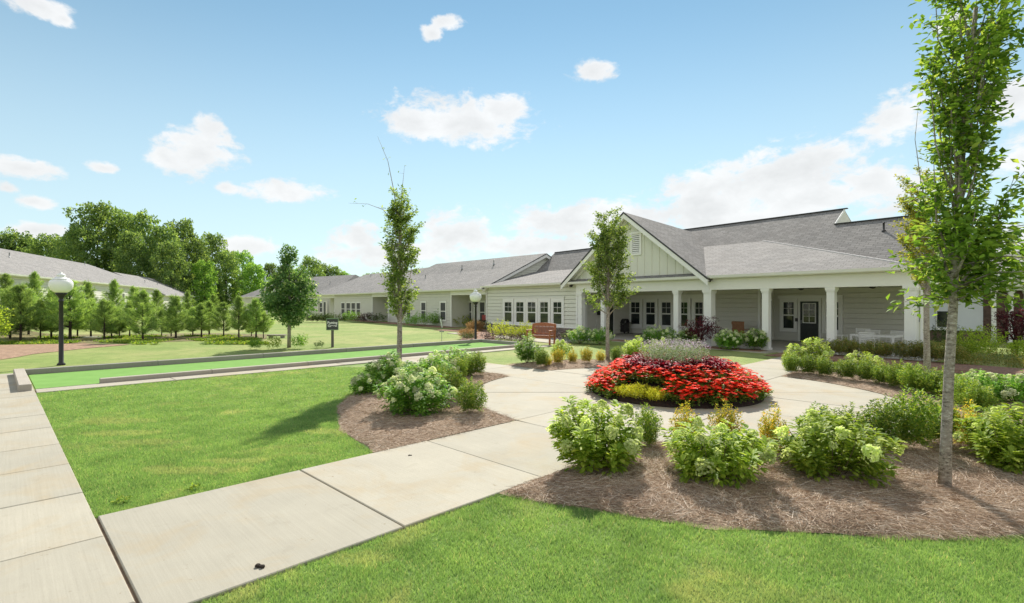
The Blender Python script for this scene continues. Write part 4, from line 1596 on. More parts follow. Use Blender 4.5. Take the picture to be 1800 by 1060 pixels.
gutter(CL, -25.8, -16.75, -0.402, 3.205)
gutter(CL, -16.74, -7.45, -0.402, 3.204)
gutter(CL, -7.449, 0.35, -0.402, 3.205)
for px in (1347.5, 1462.0, 1190.5, 1061.5):
    column(CL, hs(px, -0.0), 0.01, 0.25, ZB)
column(CL, hs(1247, 0), 0.01, 0.36, ZB)
column(CL, hs(1022, 0), 0.01, 0.30, ZB)
column(CL, 0.04, 0.01, 0.31, ZB)
MB().tube([(0.30, 0.05, 0.1), (0.30, 0.05, 2.9), (0.32, -0.3, 3.08)], 0.035, 8).put('downspout', M_WHITE, CL)
MB().tube([(-25.6, -0.09, 0.1), (-25.6, -0.09, 2.75), (-25.62, -0.42, 3.08)], 0.035, 8).put('downspout', M_WHITE, CL)

# roofs
RF = Vector((-12.1, -0.58, 6.70))
RB = Vector((-12.1, 5.9, 6.10))
sl = (RB - RF) / 6.48
for sgn, xe in ((-1, -16.95), (1, -7.25)):
    E0 = Vector((xe, -0.58, 3.10))
    E1 = E0 + sl * 2.4
    roof(CL, [E0, RF, RB, E1], M_SHINGLE, (0, 1, 0))
    dv = (E0 - RF)
    # white rake board, dark drip edge, soffit under the overhang
    mb = MB()
    up0, up1 = Vector((0, 0, -0.075)), Vector((0, 0, -0.33))
    mb.slab3([RF + up0, E0 + up0, E0 + up1, RF + up1], (0, 0.03, 0))
    mb.put('rake_board', M_WHITE, CL)
    MB().slab3([RF + Vector((0, -0.025, 0.015)), E0 + Vector((0, -0.025, 0.015)), E0 + Vector((0, -0.025, -0.072)), RF + Vector((0, -0.025, -0.072))], (0, 0.022, 0)).put('drip_edge', M_EDGE, CL)
    mb = MB()
    a = Vector((0, 0.031, -0.11))
    b = Vector((0, 0.49, -0.15))
    mb.slab3([RF + a, E0 + a, E0 + b, RF + b], (0, 0, -0.03))
    mb.put('rake_soffit', M_CREAM, CL)
    mb = MB()
    c0, c1 = Vector((0, 0.40, -0.2)), Vector((0, 0.40, -0.42))
    mb.slab3([RF + c0, E0 + c0 - dv * 0.03, E0 + c1 - dv * 0.06, RF + c1], (0, 0.03, 0))
    mb.put('frieze_board', M_CREAM, CL)
gy = -0.10
gm = MB().slab3([(-16.55, gy, 3.22), (-7.65, gy, 3.22), (-12.1, gy, 6.5)], (0, 0.1, 0))
gable = gm.put('gable_wall', M_BOARD, CL)
x = -16.2
while x < -7.9:
    zt = 6.44 - abs(x + 12.1) * 0.7425
    if zt > 3.5 and not (abs(x - hs(1118.5, gy)) < 0.42):
        MB().box(x - 0.022, x + 0.022, gy - 0.022, gy, 3.36, zt - 0.03).put('batten', M_BOARD, gable)
    elif zt > 3.5:
        MB().box(x - 0.022, x + 0.022, gy - 0.022, gy, 3.36, 4.38).put('batten', M_BOARD, gable)
        MB().box(x - 0.022, x + 0.022, gy - 0.022, gy, 5.72, zt - 0.03).put('batten', M_BOARD, gable)
    x += 0.46
roof(CL, [(-16.7, -0.5, 3.215), (-7.5, -0.5, 3.215), (-7.7, -0.11, 3.36), (-16.5, -0.11, 3.36)], M_SHINGLE, name='skirt_roof', thick=0.04)
# louvred vent
vx = hs(1118.5, gy)
vw, vz0, vz1 = 0.25, 4.55, 5.55
vent = MB().box(vx - vw - 0.1, vx - vw, gy - 0.06, gy, vz0, vz1).box(vx + vw, vx + vw + 0.1, gy - 0.06, gy, vz0, vz1).box(vx - vw - 0.15, vx + vw + 0.15, gy - 0.075, gy, vz1 + 0.001, vz1 + 0.11).box(vx - vw - 0.1, vx + vw + 0.1, gy - 0.065, gy, vz0 - 0.1, vz0 - 0.001).put('gable_vent', M_WHITE, CL)
MB().box(vx - vw, vx + vw, gy - 0.012, gy - 0.004, vz0, vz1).put('vent_back', M_SIGNP, vent)
for k in range(10):
    z = vz0 + (k + 0.15) * (vz1 - vz0) / 10
    MB().slab3([(vx - vw, gy - 0.055, z), (vx + vw, gy - 0.055, z), (vx + vw, gy - 0.016, z + 0.062), (vx - vw, gy - 0.016, z + 0.062)], (0, 0.0, 0.016)).put('slat', M_WHITE, vent)

# hipped porch roof on the right
HT = (-7.41, 4.22, 5.13)
roof(CL, [(0.38, -0.46, 3.2), HT, (-11.0, 4.22, 5.13), (-7.5, -0.46, 3.2)], M_SHINGLE_L)
roof(CL, [(0.38, -0.46, 3.2), (0.38, 5.6, 3.2), (-7.41, 5.6, 5.13), HT], M_SHINGLE_L, (0, 1, 0))
cap = MB()
for k in range(26):
    t0, t1 = k / 26, (k + 1.25) / 26
    p = Vector((0.38, -0.46, 3.2)).lerp(Vector(HT), t0)
    r = Vector((0.38, -0.46, 3.2)).lerp(Vector(HT), min(1, t1))
    cap.tube([p + Vector((0, 0, -0.03)), r + Vector((0, 0, -0.015))], [0.055, 0.055], 8)
cap.put('hip_cap', mat('pale_hip_cap', (0.50, 0.48, 0.46), (0.42, 0.40, 0.385), 0.9, 10), CL)
# main roof: upper ridge, step with a small gable, lower ridge
ms = (6.41 - 3.2) / (5.88 - 1.48)


def main_z(y):
    return 6.41 + ms * (y - 5.88)


roof(CL, [(-15.2, 2.4, main_z(2.4)), (-4.24, 2.4, main_z(2.4)), (-4.24, 5.88, 6.41), (-15.2, 5.88, 6.41)])
roof(CL, [(-4.239, 1.6, main_z(1.6)), (0.32, 1.6, main_z(1.6)), (-1.1, 4.74, main_z(4.74)), (-4.239, 4.74, main_z(4.74))])
roof(CL, [(-15.2, 5.88, 6.40), (-4.24, 5.88, 6.40), (-4.24, 11.4, 3.0), (-15.2, 11.4, 3.0)])
roof(CL, [(-4.239, 4.74, main_z(4.74) - 0.01), (-1.1, 4.74, main_z(4.74) - 0.01), (0.45, 8.6, 3.0), (-4.239, 8.6, 3.0)])
roof(CL, [(-1.1, 4.74, main_z(4.74) - 0.012), (0.42, 1.5, 3.1), (0.45, 8.6, 3.0)], None, (0, 1, 0))
MB().slab3([(-4.235, 4.66, main_z(4.74) - 0.15), (-4.235, 5.88, 6.37), (-4.235, 7.6, main_z(4.74) - 0.35)], (-0.05, 0, 0)).put('step_gable', M_SIDING, CL)
MB().slab3([(-4.20, 4.72, main_z(4.74)), (-4.20, 5.88, 6.44), (-4.20, 5.88, 6.30), (-4.20, 4.86, main_z(4.74))], (-0.03, 0, 0)).put('step_rake', M_WHITE, CL)
MB().box(-13.6, -4.1, 5.80, 5.96, 6.40, 6.445).put('ridge_cap', M_EDGE, CL)
MB().box(-4.2, -1.0, 4.66, 4.82, main_z(4.74) - 0.005, main_z(4.74) + 0.035).put('ridge_cap', M_EDGE, CL)
MB().box(-1.71, -1.6, 6.3, 6.85, 1.15, 1.85).put('meter_box', M_METAL, CL)
roof_pipe(CL, hs(1553.5, 3.9), 3.9, main_z(3.9), 0.34, M_BLACK)
# roof over the hall: a low front plane and the steep plane behind it
roof(CL, [(-25.66, -0.46, 3.2), (-16.4, -0.46, 3.2), (-13.4, 4.45, 4.40), (-25.66, 4.45, 4.40)])
roof(CL, [(-25.6, 4.2, 4.10), (-13.2, 4.2, 4.10), (-13.2, 6.6, 6.05), (-25.6, 6.6, 6.05)])
roof(CL, [(-25.6, 6.6, 6.045), (-15.3, 6.6, 6.045), (-15.3, 11.4, 3.0), (-25.6, 11.4, 3.0)])
MB().box(-25.6, -14.5, 6.52, 6.68, 6.035, 6.085).put('ridge_cap', M_EDGE, CL)
MB().slab3([(-25.61, 4.2, 4.12), (-25.61, 6.6, 6.06), (-25.61, 6.6, 5.9), (-25.61, 4.36, 4.12)], (-0.03, 0, 0)).put('step_rake', M_WHITE, CL)
for px in (1005.5, 1247):
    xx = hs(px, -0.3)
    s = MB().box(xx - 0.05, xx + 0.05, -0.36, -0.2, 3.02, 3.058)
    for q_ in (-0.09, 0.09):
        s.tube([(xx + q_ * 0.4, -0.3, 3.02), (xx + q_, -0.42, 2.96)], [0.03, 0.06], 8)
    s.put('security_light', M_BLACK, CL)

# ------------------------------------------------ long residential wing beyond the clubhouse
WO = hw(-25.75, 0.0)
WG = empty('residential_wing', 'long low wing with grey roof and recessed entries beyond the clubhouse', 'building', (WO[0], WO[1], 0), HROT)


def ws(px, v=0.0):
    return hs(px, v) + 25.75


ridge_y, ridge_z, WE = 5.54, 5.9, 3.02
WX1 = ws(557, 0) - 0.4
c_ = MB().box(WX1 + 0.3, ws(855, 1.8), 1.83, 10.4, 0, 2.95)
c_.box(ws(588.7), ws(655), 0.03, 1.829, 0, 2.95).box(ws(683), ws(793.5), 0.03, 1.829, 0, 2.95)
c_.put('wall', M_SIDING_G, WG)
for a, b in ((588.7, 655), (683, 793.5)):
    lap(WG, ws(a), ws(b), 0.0, 0.05, 2.92, M_SIDING_G)
    for e in (a, b):
        MB().box(ws(e) - 0.07, ws(e) + 0.07, -0.05, 0.02, 0.0, 2.92).put('corner_board', M_WHITE, WG)
# recesses: rear walls and the side walls turned to the viewer
lap(WG, WX1 + 0.3, ws(855, 1.8), 1.8, 0.05, 2.92, M_SIDING_G)
for e in (793.5, 655, 588.7):
    pass
for px0, px1 in ((600.9, 606.9), (609.8, 616.6), (618.8, 625.4), (627.8, 634.2)):
    xa, xb = ws(px0), ws(px1)
    window(WG, (xa + xb) / 2, -0.012, 0.5, 1.98, xb - xa, grid=False, casing=0.10, glass=M_SCREEN)
for px0, px1 in ((741.5, 749.5), (775.3, 784.6), (716, 723)):
    xa, xb = ws(px0), ws(px1)
    window(WG, (xa + xb) / 2, -0.012, 0.55, 2.02, xb - xa, grid=False, casing=0.10, glass=M_SCREEN)
for px0, px1 in ((820, 830), (844.5, 853.5)):
    xa, xb = ws(px0, 1.8), ws(px1, 1.8)
    window(WG, (xa + xb) / 2, 1.788, 0.4, 2.05, xb - xa, grid=False, casing=0.12, glass=M_SCREEN)
for px in (668, 572):
    xa = ws(px, 1.8)
    d_ = MB().box(xa - 0.48, xa + 0.48, 1.72, 1.77, 0.03, 2.08).put('door', M_SCREEN, WG)
    MB().box(xa - 0.58, xa - 0.48, 1.70, 1.775, 0.03, 2.18).box(xa + 0.48, xa + 0.58, 1.70, 1.775, 0.03, 2.18).box(xa - 0.48, xa + 0.48, 1.70, 1.775, 2.081, 2.18).put('door_frame', M_WHITE, WG)
for px in (836.5, 559.5):
    column(WG, ws(px), 0.05, 0.24, 2.60, 'post')
for a, b in ((793.5, 856), (655, 683), (557, 588.7)):
    MB().box(ws(a) + 0.071, ws(b) - 0.071, -0.09, 0.15, 2.60, 2.93).put('beam', M_CREAM, WG)
MB().box(WX1, 0.0, -0.40, 1.79, 2.925, 2.96).put('soffit', M_CREAM, WG)
gutter(WG, WX1 - 0.1, 0.12, -0.402, 3.06)
RX1 = ws(642, ridge_y)
roof(WG, [(0.25, -0.46, 3.04), (0.25, ridge_y, ridge_z), (RX1, ridge_y, ridge_z), (WX1 - 0.1, -0.46, 3.04)], M_SHINGLE_L)
roof(WG, [(0.25, ridge_y, ridge_z - 0.005), (0.25, 11.4, 3.04), (WX1 - 0.1, 11.4, 3.04), (RX1, ridge_y, ridge_z - 0.005)], M_SHINGLE_L)
roof(WG, [(RX1, ridge_y, ridge_z - 0.01), (WX1 - 0.1, -0.46, 3.035), (WX1 - 0.1, 11.4, 3.035)], M_SHINGLE_L, (0, 1, 0))
bumpx1 = ws(767, ridge_y)
roof(WG, [(0.2, 3.0, 4.66), (0.2, ridge_y, ridge_z + 0.03), (bumpx1, ridge_y, ridge_z + 0.28), (bumpx1 - 2.4, 3.0, 4.66)], M_SHINGLE_L)
roof(WG, [(0.2, ridge_y, ridge_z + 0.026), (0.2, 8.1, 4.60), (bumpx1 - 2.4, 8.1, 4.60), (bumpx1, ridge_y, ridge_z + 0.276)], M_SHINGLE_L)
roof(WG, [(bumpx1, ridge_y, ridge_z + 0.27), (bumpx1 - 2.4, 3.0, 4.65), (bumpx1 - 2.4, 8.1, 4.59)], M_SHINGLE_L, (0, 1, 0))
gable_lap(WG, [(-0.3, 2.95), (11.3, 2.95), (ridge_y, ridge_z - 0.12)], M_SIDING, rz=R(90), loc=(0.0, 0, 0))
MB().slab3([(0.0, -0.3, 2.9), (0.0, 11.3, 2.9), (0.0, ridge_y, ridge_z - 0.1)], (-0.08, 0, 0)).put('gable_wall', M_SIDING, WG)
for y0, y1 in ((-0.5, ridge_y), (11.45, ridge_y)):
    MB().slab3([(0.27, y0, 2.99), (0.27, y1, ridge_z - 0.05), (0.27, y1, ridge_z - 0.30), (0.27, y0, 2.78)], (0.03, 0, 0)).put('rake_board', M_WHITE, WG)
    MB().slab3([(0.26, y0, 3.05), (0.26, y1, ridge_z + 0.02), (0.26, y1, ridge_z - 0.05), (0.26, y0, 2.985)], (0.07, 0, 0)).put('drip_edge', M_EDGE, WG)
for px, yy in ((868, 3.9), (812, 3.6), (748, 2.4), (652, 4.6), (690, 3.5)):
    zz = 3.04 + (yy + 0.46) * (ridge_z - 3.04) / 6.0
    roof_pipe(WG, ws(px, yy), yy, zz + (0.15 if yy > 3.3 and px > 760 else 0), 0.32, M_METAL)


def hip_house(name, label, origin, ux, length, depth, z0, eave, rise, hip0, hip1, m, wins=(), pipes=(), group=None, wall_m=None, vent=True):
    """a plain low house: local x runs along the front away to the left, y into the house"""
    rz = math.atan2(-ux[1], -ux[0])
    h = empty(name, label, 'building', (origin[0], origin[1], z0), rz, group)
    D = depth
    MB().box(-length, 0, 0, 2 * D, -1.5, eave - 0.08).put('wall', wall_m or M_SIDING_G, h)
    lap(h, -length, 0, -0.004, 0.0, eave - 0.1, wall_m or M_SIDING_G)
    o = 0.45
    x0, x1 = o, -length - o
    ra, rb = -hip0, -length + hip1
    zr, ze = eave + rise, eave
    roof(h, [(x0, -o, ze), (ra, D, zr), (rb, D, zr), (x1, -o, ze)], m)
    roof(h, [(x0, 2 * D + o, ze), (ra, D, zr), (rb, D, zr), (x1, 2 * D + o, ze)], m)
    roof(h, [(x0, -o, ze - 0.004), (ra, D, zr - 0.004), (x0, 2 * D + o, ze - 0.004)], m, (0, 1, 0))
    roof(h, [(x1, -o, ze - 0.004), (rb, D, zr - 0.004), (x1, 2 * D + o, ze - 0.004)], m, (0, 1, 0))
    MB().box(x1, x0, -o + 0.03, 0, ze - 0.14, ze - 0.09).put('soffit', M_CREAM, h)
    gutter(h, x1, x0, -o + 0.04, ze + 0.01)
    for x in wins:
        window(h, x, -0.03, 0.6, 2.0, 1.0, grid=False, casing=0.12, glass=M_SCREEN)
    for x, t in pipes:
        roof_pipe(h, x, -o + t * (D + o), ze + t * rise, 0.4, M_METAL)
    return h


e1 = LB_O + LB_U * 40.5
hip_house('left_house', 'long grey roofed house at far left behind the young pines', e1, -LB_U, 65.5, 6.2, 1.1, 3.0, 3.0, 5, 6, M_SHINGLE_L,
          [-3, -8, -14, -18, -24, -28, -33, -38], [(-31, 0.62), (-8, 0.9), (-41, 0.5)])
e2 = LB_O + LB_U * 81.5 + LB_N * 1.0
hip_house('middle_house', 'grey roofed house beyond the far left house and its gable end', e2, -LB_U, 40, 6.4, 0.15, 3.0, 3.3, 7, 1.5, M_SHINGLE_L,
          [-4, -9, -14, -20, -26, -32], [(-34, 0.6), (-28, 0.55), (-20, 0.5), (-14, 0.42), (-7, 0.35)])
e3 = LB_O + LB_U * 131 + LB_N * 2.5
hip_house('far_house', 'most distant grey roofed house low behind the row of pines', e3, -LB_U, 45, 6.4, -0.6, 3.0, 3.0, 6, 2, M_SHINGLE_L, [-5, -10, -18, -26], [(-33, 0.5)])
fo = hw(-70.5, 2.5)
hip_house('end_house', 'grey roofed house end showing past the oval tree', fo, (-0.80, 0.60), 26, 6.0, 0.0, 3.0, 3.4, 2, 5, M_SHINGLE_L, [-2.2, -6, -12], [(-4.5, 0.55)])

# brick and white house at the right edge
bo = at(1905, 590, 24.5)
BH = empty('brick_house', 'brick house with a pale panel and white posts behind the maple at right', 'building', (bo[0], bo[1], 0), R(-31))
MB().box(-12.5, 6, 0.0, 9, -0.2, 2.8).put('wall', M_BRICK_T, BH)


def bx_(px):
    """local x on the brick house front of a pixel column"""
    t = (px - CX) / FPX
    ca, sa = math.cos(R(-31)), math.sin(R(-31))
    return (t * bo[1] - bo[0]) / (ca - t * sa)


MB().box(bx_(1633), bx_(1727), -0.12, -0.002, 0.55, 2.75).put('pale_panel', M_PALEWALL, BH)
wn = MB().box(bx_(1646), bx_(1667), -0.16, -0.121, 0.75, 1.55).put('window', M_GLASS, BH)
MB().box(bx_(1644.5), bx_(1646), -0.18, -0.121, 0.6, 1.62).box(bx_(1667), bx_(1668.5), -0.18, -0.121, 0.6, 1.62).box(bx_(1644), bx_(1670), -0.2, -0.121, 0.58, 0.7).put('frame', M_WHITE, wn)
for px in (1743, 1773, 1800):
    column(BH, bx_(px), -0.35, 0.16, 2.6, 'post')
MB().box(-12.6, 6.1, -0.5, -0.22, 2.6, 2.85).put('beam', M_CREAM, BH)
roof(BH, [(-12.9, -0.8, 2.86), (-12.9, 4.5, 4.9), (6.4, 4.5, 4.9), (6.4, -0.8, 2.86)], M_SHINGLE_L)
roof(BH, [(-12.9, 9.6, 2.86), (-12.9, 4.5, 4.9), (6.4, 4.5, 4.9), (6.4, 9.6, 2.86)], M_SHINGLE_L)
gutter(BH, -12.9, 6.4, -0.78, 2.9)
gx = bx_(1815)
for sg in (-1, 1):
    roof(BH, [(gx + sg * 2.3, -1.0, 2.9), (gx, -1.0, 4.3), (gx, 3.0, 4.3), (gx + sg * 2.3, 3.0, 2.9)], M_SHINGLE_L, (0, 1, 0))
    MB().slab3([(gx + sg * 2.3, -1.03, 2.88), (gx, -1.03, 4.27), (gx, -1.03, 4.05), (gx + sg * 2.3, -1.03, 2.66)], (0, 0.025, 0)).put('rake_board', M_WHITE, BH)
MB().slab3([(gx - 2.1, -0.75, 2.85), (gx + 2.1, -0.75, 2.85), (gx, -0.75, 4.15)], (0, 0.1, 0)).put('gable_wall', M_SIDING, BH)
MB().box(-12.45, -12.0, -0.5, -0.2, 1.2, 2.0).put('meter_box', M_METAL, BH)

# ================================================================== THINGS


def lamp_post(label, loc, h):
    t = empty('street_lamp', label, 'lamp post', (loc[0], loc[1], 0), 0, 'globe lamp posts')
    k = h / 2.98
    MB().lathe([(0.11, 0.0), (0.11, 0.05), (0.065, 0.09), (0.056, 2.02 * k), (0.073, 2.04 * k), (0.073, 2.07 * k), (0.056, 2.09 * k), (0.056, 2.14 * k), (0.12, 2.24 * k), (0.145, 2.27 * k), (0.145, 2.31 * k)], 18).put('post', M_BLACK, t, True)
    z = 2.31 * k
    g = MB().lathe([(0.13, z + 0.001), (0.20, z + 0.04), (0.265, z + 0.11), (0.30, z + 0.20), (0.31, z + 0.28), (0.298, z + 0.35), (0.27, z + 0.395), (0.24, z + 0.415)], 26).put('globe', M_GLOBE, t, True)
    c = MB().lathe([(0.25, z + 0.416), (0.25, z + 0.43), (0.16, z + 0.475), (0.115, z + 0.505), (0.10, z + 0.53), (0.12, z + 0.545), (0.10, z + 0.59), (0.05, z + 0.62), (0.035, z + 0.63), (0.03, z + 0.65), (0.006, z + 0.67)], 22)
    c.put('lamp_cap', M_GLOBE, t, True)
    return t


p = G(107.5, 642)
lamp_post('black lamp post with white globe behind the court corner, left side', p, 2.98)
p = G(836, 600)
lamp_post('black lamp post with white globe before the clubhouse corner shrubs', p, 2.62)

# putting green sign
p = G(584.5, 610.5)
SG = empty('garden_sign', 'dark Putting Green sign with green frame on a grey post', 'sign', (p[0], p[1], 0), R(14))
MB().box(-0.055, 0.055, -0.05, 0.05, -0.1, 0.80).put('post', M_SIGNP, SG)
bd = MB().box(-0.235, 0.235, -0.075, -0.055, 0.80, 1.27).put('board', M_SIGN, SG)
MB().box(-0.262, -0.236, -0.085, -0.05, 0.77, 1.30).box(0.236, 0.262, -0.085, -0.05, 0.77, 1.30).box(-0.235, 0.235, -0.085, -0.05, 1.271, 1.31).box(-0.235, 0.235, -0.085, -0.05, 0.765, 0.799).put('sign_frame', M_SIGNG, SG)
for txt, z in (('Putting', 1.055), ('Green', 0.92)):
    cu = bpy.data.curves.new('lettering', 'FONT')
    cu.body = txt
    cu.size = 0.15
    cu.offset = 0.004
    cu.align_x = 'CENTER'
    cu.extrude = 0.002
    tmp = bpy.data.objects.new('lettering_curve', cu)
    COL.objects.link(tmp)
    bpy.context.view_layer.update()
    me = bpy.data.meshes.new_from_object(tmp.evaluated_get(bpy.context.evaluated_depsgraph_get()))
    bpy.data.objects.remove(tmp)
    me.materials.clear()
    me.materials.append(M_LETTER)
    obj('lettering', me, bd, (0, -0.0785, z), (R(90), 0, 0))

# flag stick by the court
p = G(776.5, 606)
FL = empty('flag_stick', 'thin flag stick with a small white slanted flag beyond the court', 'flag', (p[0], p[1], 0))
MB().tube([(0, 0, -0.05), (0, 0, 1.05), (-0.03, 0, 1.22)], [0.013, 0.011, 0.009], 6).put('stick', M_METAL, FL)
MB().slab3([(-0.03, 0, 1.24), (-0.075, 0, 1.21), (-0.01, 0, 0.80), (0.035, 0, 0.83)], (0.0, 0.012, 0)).put('flag', M_WHITE, FL)
MB().box(-0.11, -0.02, -0.01, 0.01, 0.60, 0.66).box(0.02, 0.11, -0.01, 0.01, 0.60, 0.66).put('number_plate', M_METAL, FL)

# stone bench
p = G(486.5, 594)
SB = empty('stone_bench', 'low pale concrete bench on the far lawn near the oval tree', 'bench', (p[0], p[1], 0), R(6))
MB().box(-0.48, 0.48, -0.17, 0.17, 0.11, 0.20).put('seat', M_KERB, SB)
for sx in (-0.32, 0.32):
    MB().box(sx - 0.08, sx + 0.08, -0.14, 0.14, -0.03, 0.109).put('leg', M_KERB_DARK, SB)
p = G(158, 595)
EB = MB().box(-0.62, 0.62, -0.06, 0.06, -0.02, 0.08)
eb = obj('edging_board', EB.mesh('edging_board', M_WHITE), None, (p[0], p[1], terrain(*p) + 0.02), (0, 0, R(3)))
tag(eb, 'pale edging board lying on the ground among the young pines', 'board')

# teak bench
p = G(951, 606)
TB = empty('garden_bench', 'reddish teak bench with slatted back beside the five windows', 'bench', (p[0], p[1], 0.02), HROT + R(22))
w2 = 0.60
for sx in (-1, 1):
    MB().box(sx * w2 - 0.035, sx * w2 + 0.035, -0.30, -0.235, 0, 0.64).put('leg', M_TEAK, TB)
    MB().slab3([(sx * w2 - 0.035, 0.16, 0), (sx * w2 + 0.035, 0.16, 0), (sx * w2 + 0.035, 0.30, 0.95), (sx * w2 - 0.035, 0.30, 0.95)], (0, 0.06, 0)).put('leg', M_TEAK, TB)
    MB().box(sx * w2 - 0.045, sx * w2 + 0.045, -0.34, 0.26, 0.641, 0.68).put('armrest', M_TEAK, TB)
    MB().box(sx * w2 - 0.02, sx * w2 + 0.02, -0.234, 0.17, 0.33, 0.40).put('side_rail', M_TEAK, TB)
for k in range(6):
    y = -0.31 + k * 0.085
    MB().box(-w2 - 0.03, w2 + 0.03, y, y + 0.068, 0.405, 0.43).put('seat_slat', M_TEAK, TB)
MB().box(-w2, w2, -0.29, -0.25, 0.30, 0.40).put('apron', M_TEAK, TB)
mb = MB()
n = 12
for k in range(n):
    x0, x1 = -w2 - 0.03 + (2 * w2 + 0.06) * k / n, -w2 - 0.03 + (2 * w2 + 0.06) * (k + 1) / n
    z0, z1 = (0.95 + 0.075 * math.cos(x * 2.1) for x in (x0, x1))
    mb.slab3([(x0, 0.29, 0.86), (x1, 0.29, 0.86), (x1, 0.30, z1), (x0, 0.30, z0)], (0, 0.04, 0))
mb.put('top_rail', M_TEAK, TB)
MB().box(-w2, w2, 0.205, 0.245, 0.46, 0.53).put('lower_rail', M_TEAK, TB)
for k in range(15):
    x = -w2 + 0.07 + k * (2 * w2 - 0.14) / 14
    MB().slab3([(x - 0.02, 0.213, 0.53), (x + 0.02, 0.213, 0.53), (x + 0.02, 0.295, 0.87), (x - 0.02, 0.295, 0.87)], (0, 0.018, 0)).put('back_slat', M_TEAK, TB)

# porch furniture (positions in the clubhouse's own axes)


def porch(name, label, cat, x, y, rz=0.0, group=None):
    q_ = hw(x, y)
    return empty(name, label, cat, (q_[0], q_[1], 0.052), HROT + rz, group)


def patio_chair(label, x, y, rz):
    t = porch('patio_chair', label, 'chair', x, y, rz, 'white slatted patio chairs round the porch table')
    for sx in (-1, 1):
        MB().tube([(sx * 0.24, -0.24, 0), (sx * 0.24, -0.22, 0.42), (sx * 0.25, -0.2, 0.64)], 0.018, 6).put('leg', M_PATIO, t)
        MB().tube([(sx * 0.24, 0.28, 0), (sx * 0.24, 0.2, 0.42), (sx * 0.24, 0.3, 0.86)], 0.018, 6).put('leg', M_PATIO, t)
        MB().box(sx * 0.25 - 0.025, sx * 0.25 + 0.025, -0.24, 0.25, 0.641, 0.662).put('armrest', M_PATIO, t)
    for k in range(6):
        MB().box(-0.235, 0.235, -0.24 + k * 0.08, -0.18 + k * 0.08, 0.42, 0.437).put('seat_slat', M_PATIO, t)
    for k in range(6):
        z = 0.49 + k * 0.065
        yy = 0.2 + (z - 0.42) * 0.227
        MB().box(-0.235, 0.235, yy - 0.008, yy + 0.008, z, z + 0.04).put('back_slat', M_PATIO, t)
    return t


tx, ty = hs(1540, 1.7), 1.7
PT = porch('patio_table', 'white rectangular patio table on the porch behind the bronze hedge', 'table', tx, ty)
MB().box(-0.72, 0.72, -0.48, 0.48, 0.66, 0.74).put('tabletop', M_PATIO, PT)
for sx in (-1, 1):
    for sy in (-1, 1):
        MB().box(sx * 0.68 - 0.035, sx * 0.68 + 0.035, sy * 0.44 - 0.035, sy * 0.44 + 0.035, 0, 0.659).put('leg', M_PATIO, PT)
for lab, dx, dy, rz in (('white slatted patio chair at the near side of the porch table, back to the lawn', 0.05, -0.8, R(180)),
                        ('white slatted patio chair at the left end of the porch table', -1.25, -0.1, R(90)),
                        ('white slatted patio chair at the far side of the table, nearer the door', -0.5, 0.85, 0),
                        ('white slatted patio chair at the far side of the table, nearer the corner column', 0.35, 0.9, 0),
                        ('white slatted patio chair at the right end of the table beside the corner column', 1.15, 0.1, R(-80)),
                        ('white slatted patio chair standing back by the rear wall beyond the table', -1.0, 1.6, R(20))):
    patio_chair(lab, tx + dx, ty + dy, rz)
# wooden armchair box, grill, rocking chair, red chair
WC = porch('wooden_chair', 'orange brown wooden chair against the plain porch wall', 'chair', hs(1305, 3.9), 3.9, R(170))
MB().box(-0.36, 0.36, -0.3, 0.3, 0.36, 0.42).put('seat', M_OAKBOX, WC)
for k in range(6):
    MB().box(-0.36 + k * 0.121, -0.25 + k * 0.121, 0.30, 0.325, 0.3, 1.0).put('back_slat', M_OAKBOX, WC)
MB().box(-0.38, 0.38, 0.326, 0.35, 0.84, 0.98).put('top_rail', M_OAKBOX, WC)
for sx in (-1, 1):
    for yy in (-0.28, 0.26):
        MB().box(sx * 0.34 - 0.03, sx * 0.34 + 0.03, yy - 0.03, yy + 0.03, 0, 0.359).put('leg', M_OAKBOX, WC)
    MB().box(sx * 0.36 - 0.05, sx * 0.36 + 0.05, -0.32, 0.29, 0.6, 0.63).put('armrest', M_OAKBOX, WC)
GR = porch('grill', 'black barbecue grill cart in the porch corner by the windows', 'grill', hs(1092, 3.9), 3.9, R(10))
MB().box(-0.42, 0.42, -0.28, 0.28, 0.12, 0.66).put('cabinet', M_BLACK, GR)
mb = MB()
for k in range(8):
    a0, a1 = math.pi * k / 8, math.pi * (k + 1) / 8
    mb.slab3([(-0.42, -0.28 * math.cos(a0), 0.70 + 0.24 * math.sin(a0)), (0.42, -0.28 * math.cos(a0), 0.70 + 0.24 * math.sin(a0)), (0.42, -0.28 * math.cos(a1), 0.70 + 0.24 * math.sin(a1)), (-0.42, -0.28 * math.cos(a1), 0.70 + 0.24 * math.sin(a1))], (0, 0, -0.03))
mb.put('lid', M_BLACK, GR)
MB().box(-0.72, -0.43, -0.25, 0.25, 0.66, 0.70).box(0.43, 0.72, -0.25, 0.25, 0.66, 0.70).put('side_shelf', M_BLACK, GR)
for k in range(4):
    MB().tube([(-0.3 + k * 0.2, -0.281, 0.6), (-0.3 + k * 0.2, -0.31, 0.6)], 0.03, 8).put('knob', M_METAL, GR)
for sx in (-1, 1):
    for sy in (-1, 1):
        MB().box(sx * 0.38 - 0.03, sx * 0.38 + 0.03, sy * 0.24 - 0.03, sy * 0.24 + 0.03, 0, 0.119).put('leg', M_BLACK, GR)
RC = porch('garden_chair', 'pale slatted chair by the hall side wall left of the grill', 'chair', hs(1044, 1.6), 1.6, R(-60))
for k in range(5):
    MB().box(-0.25 + k * 0.102, -0.16 + k * 0.102, 0.2, 0.22, 0.35, 0.92).put('back_slat', M_PATIO, RC)
MB().box(-0.27, 0.27, -0.25, 0.2, 0.36, 0.40).put('seat', M_PATIO, RC)
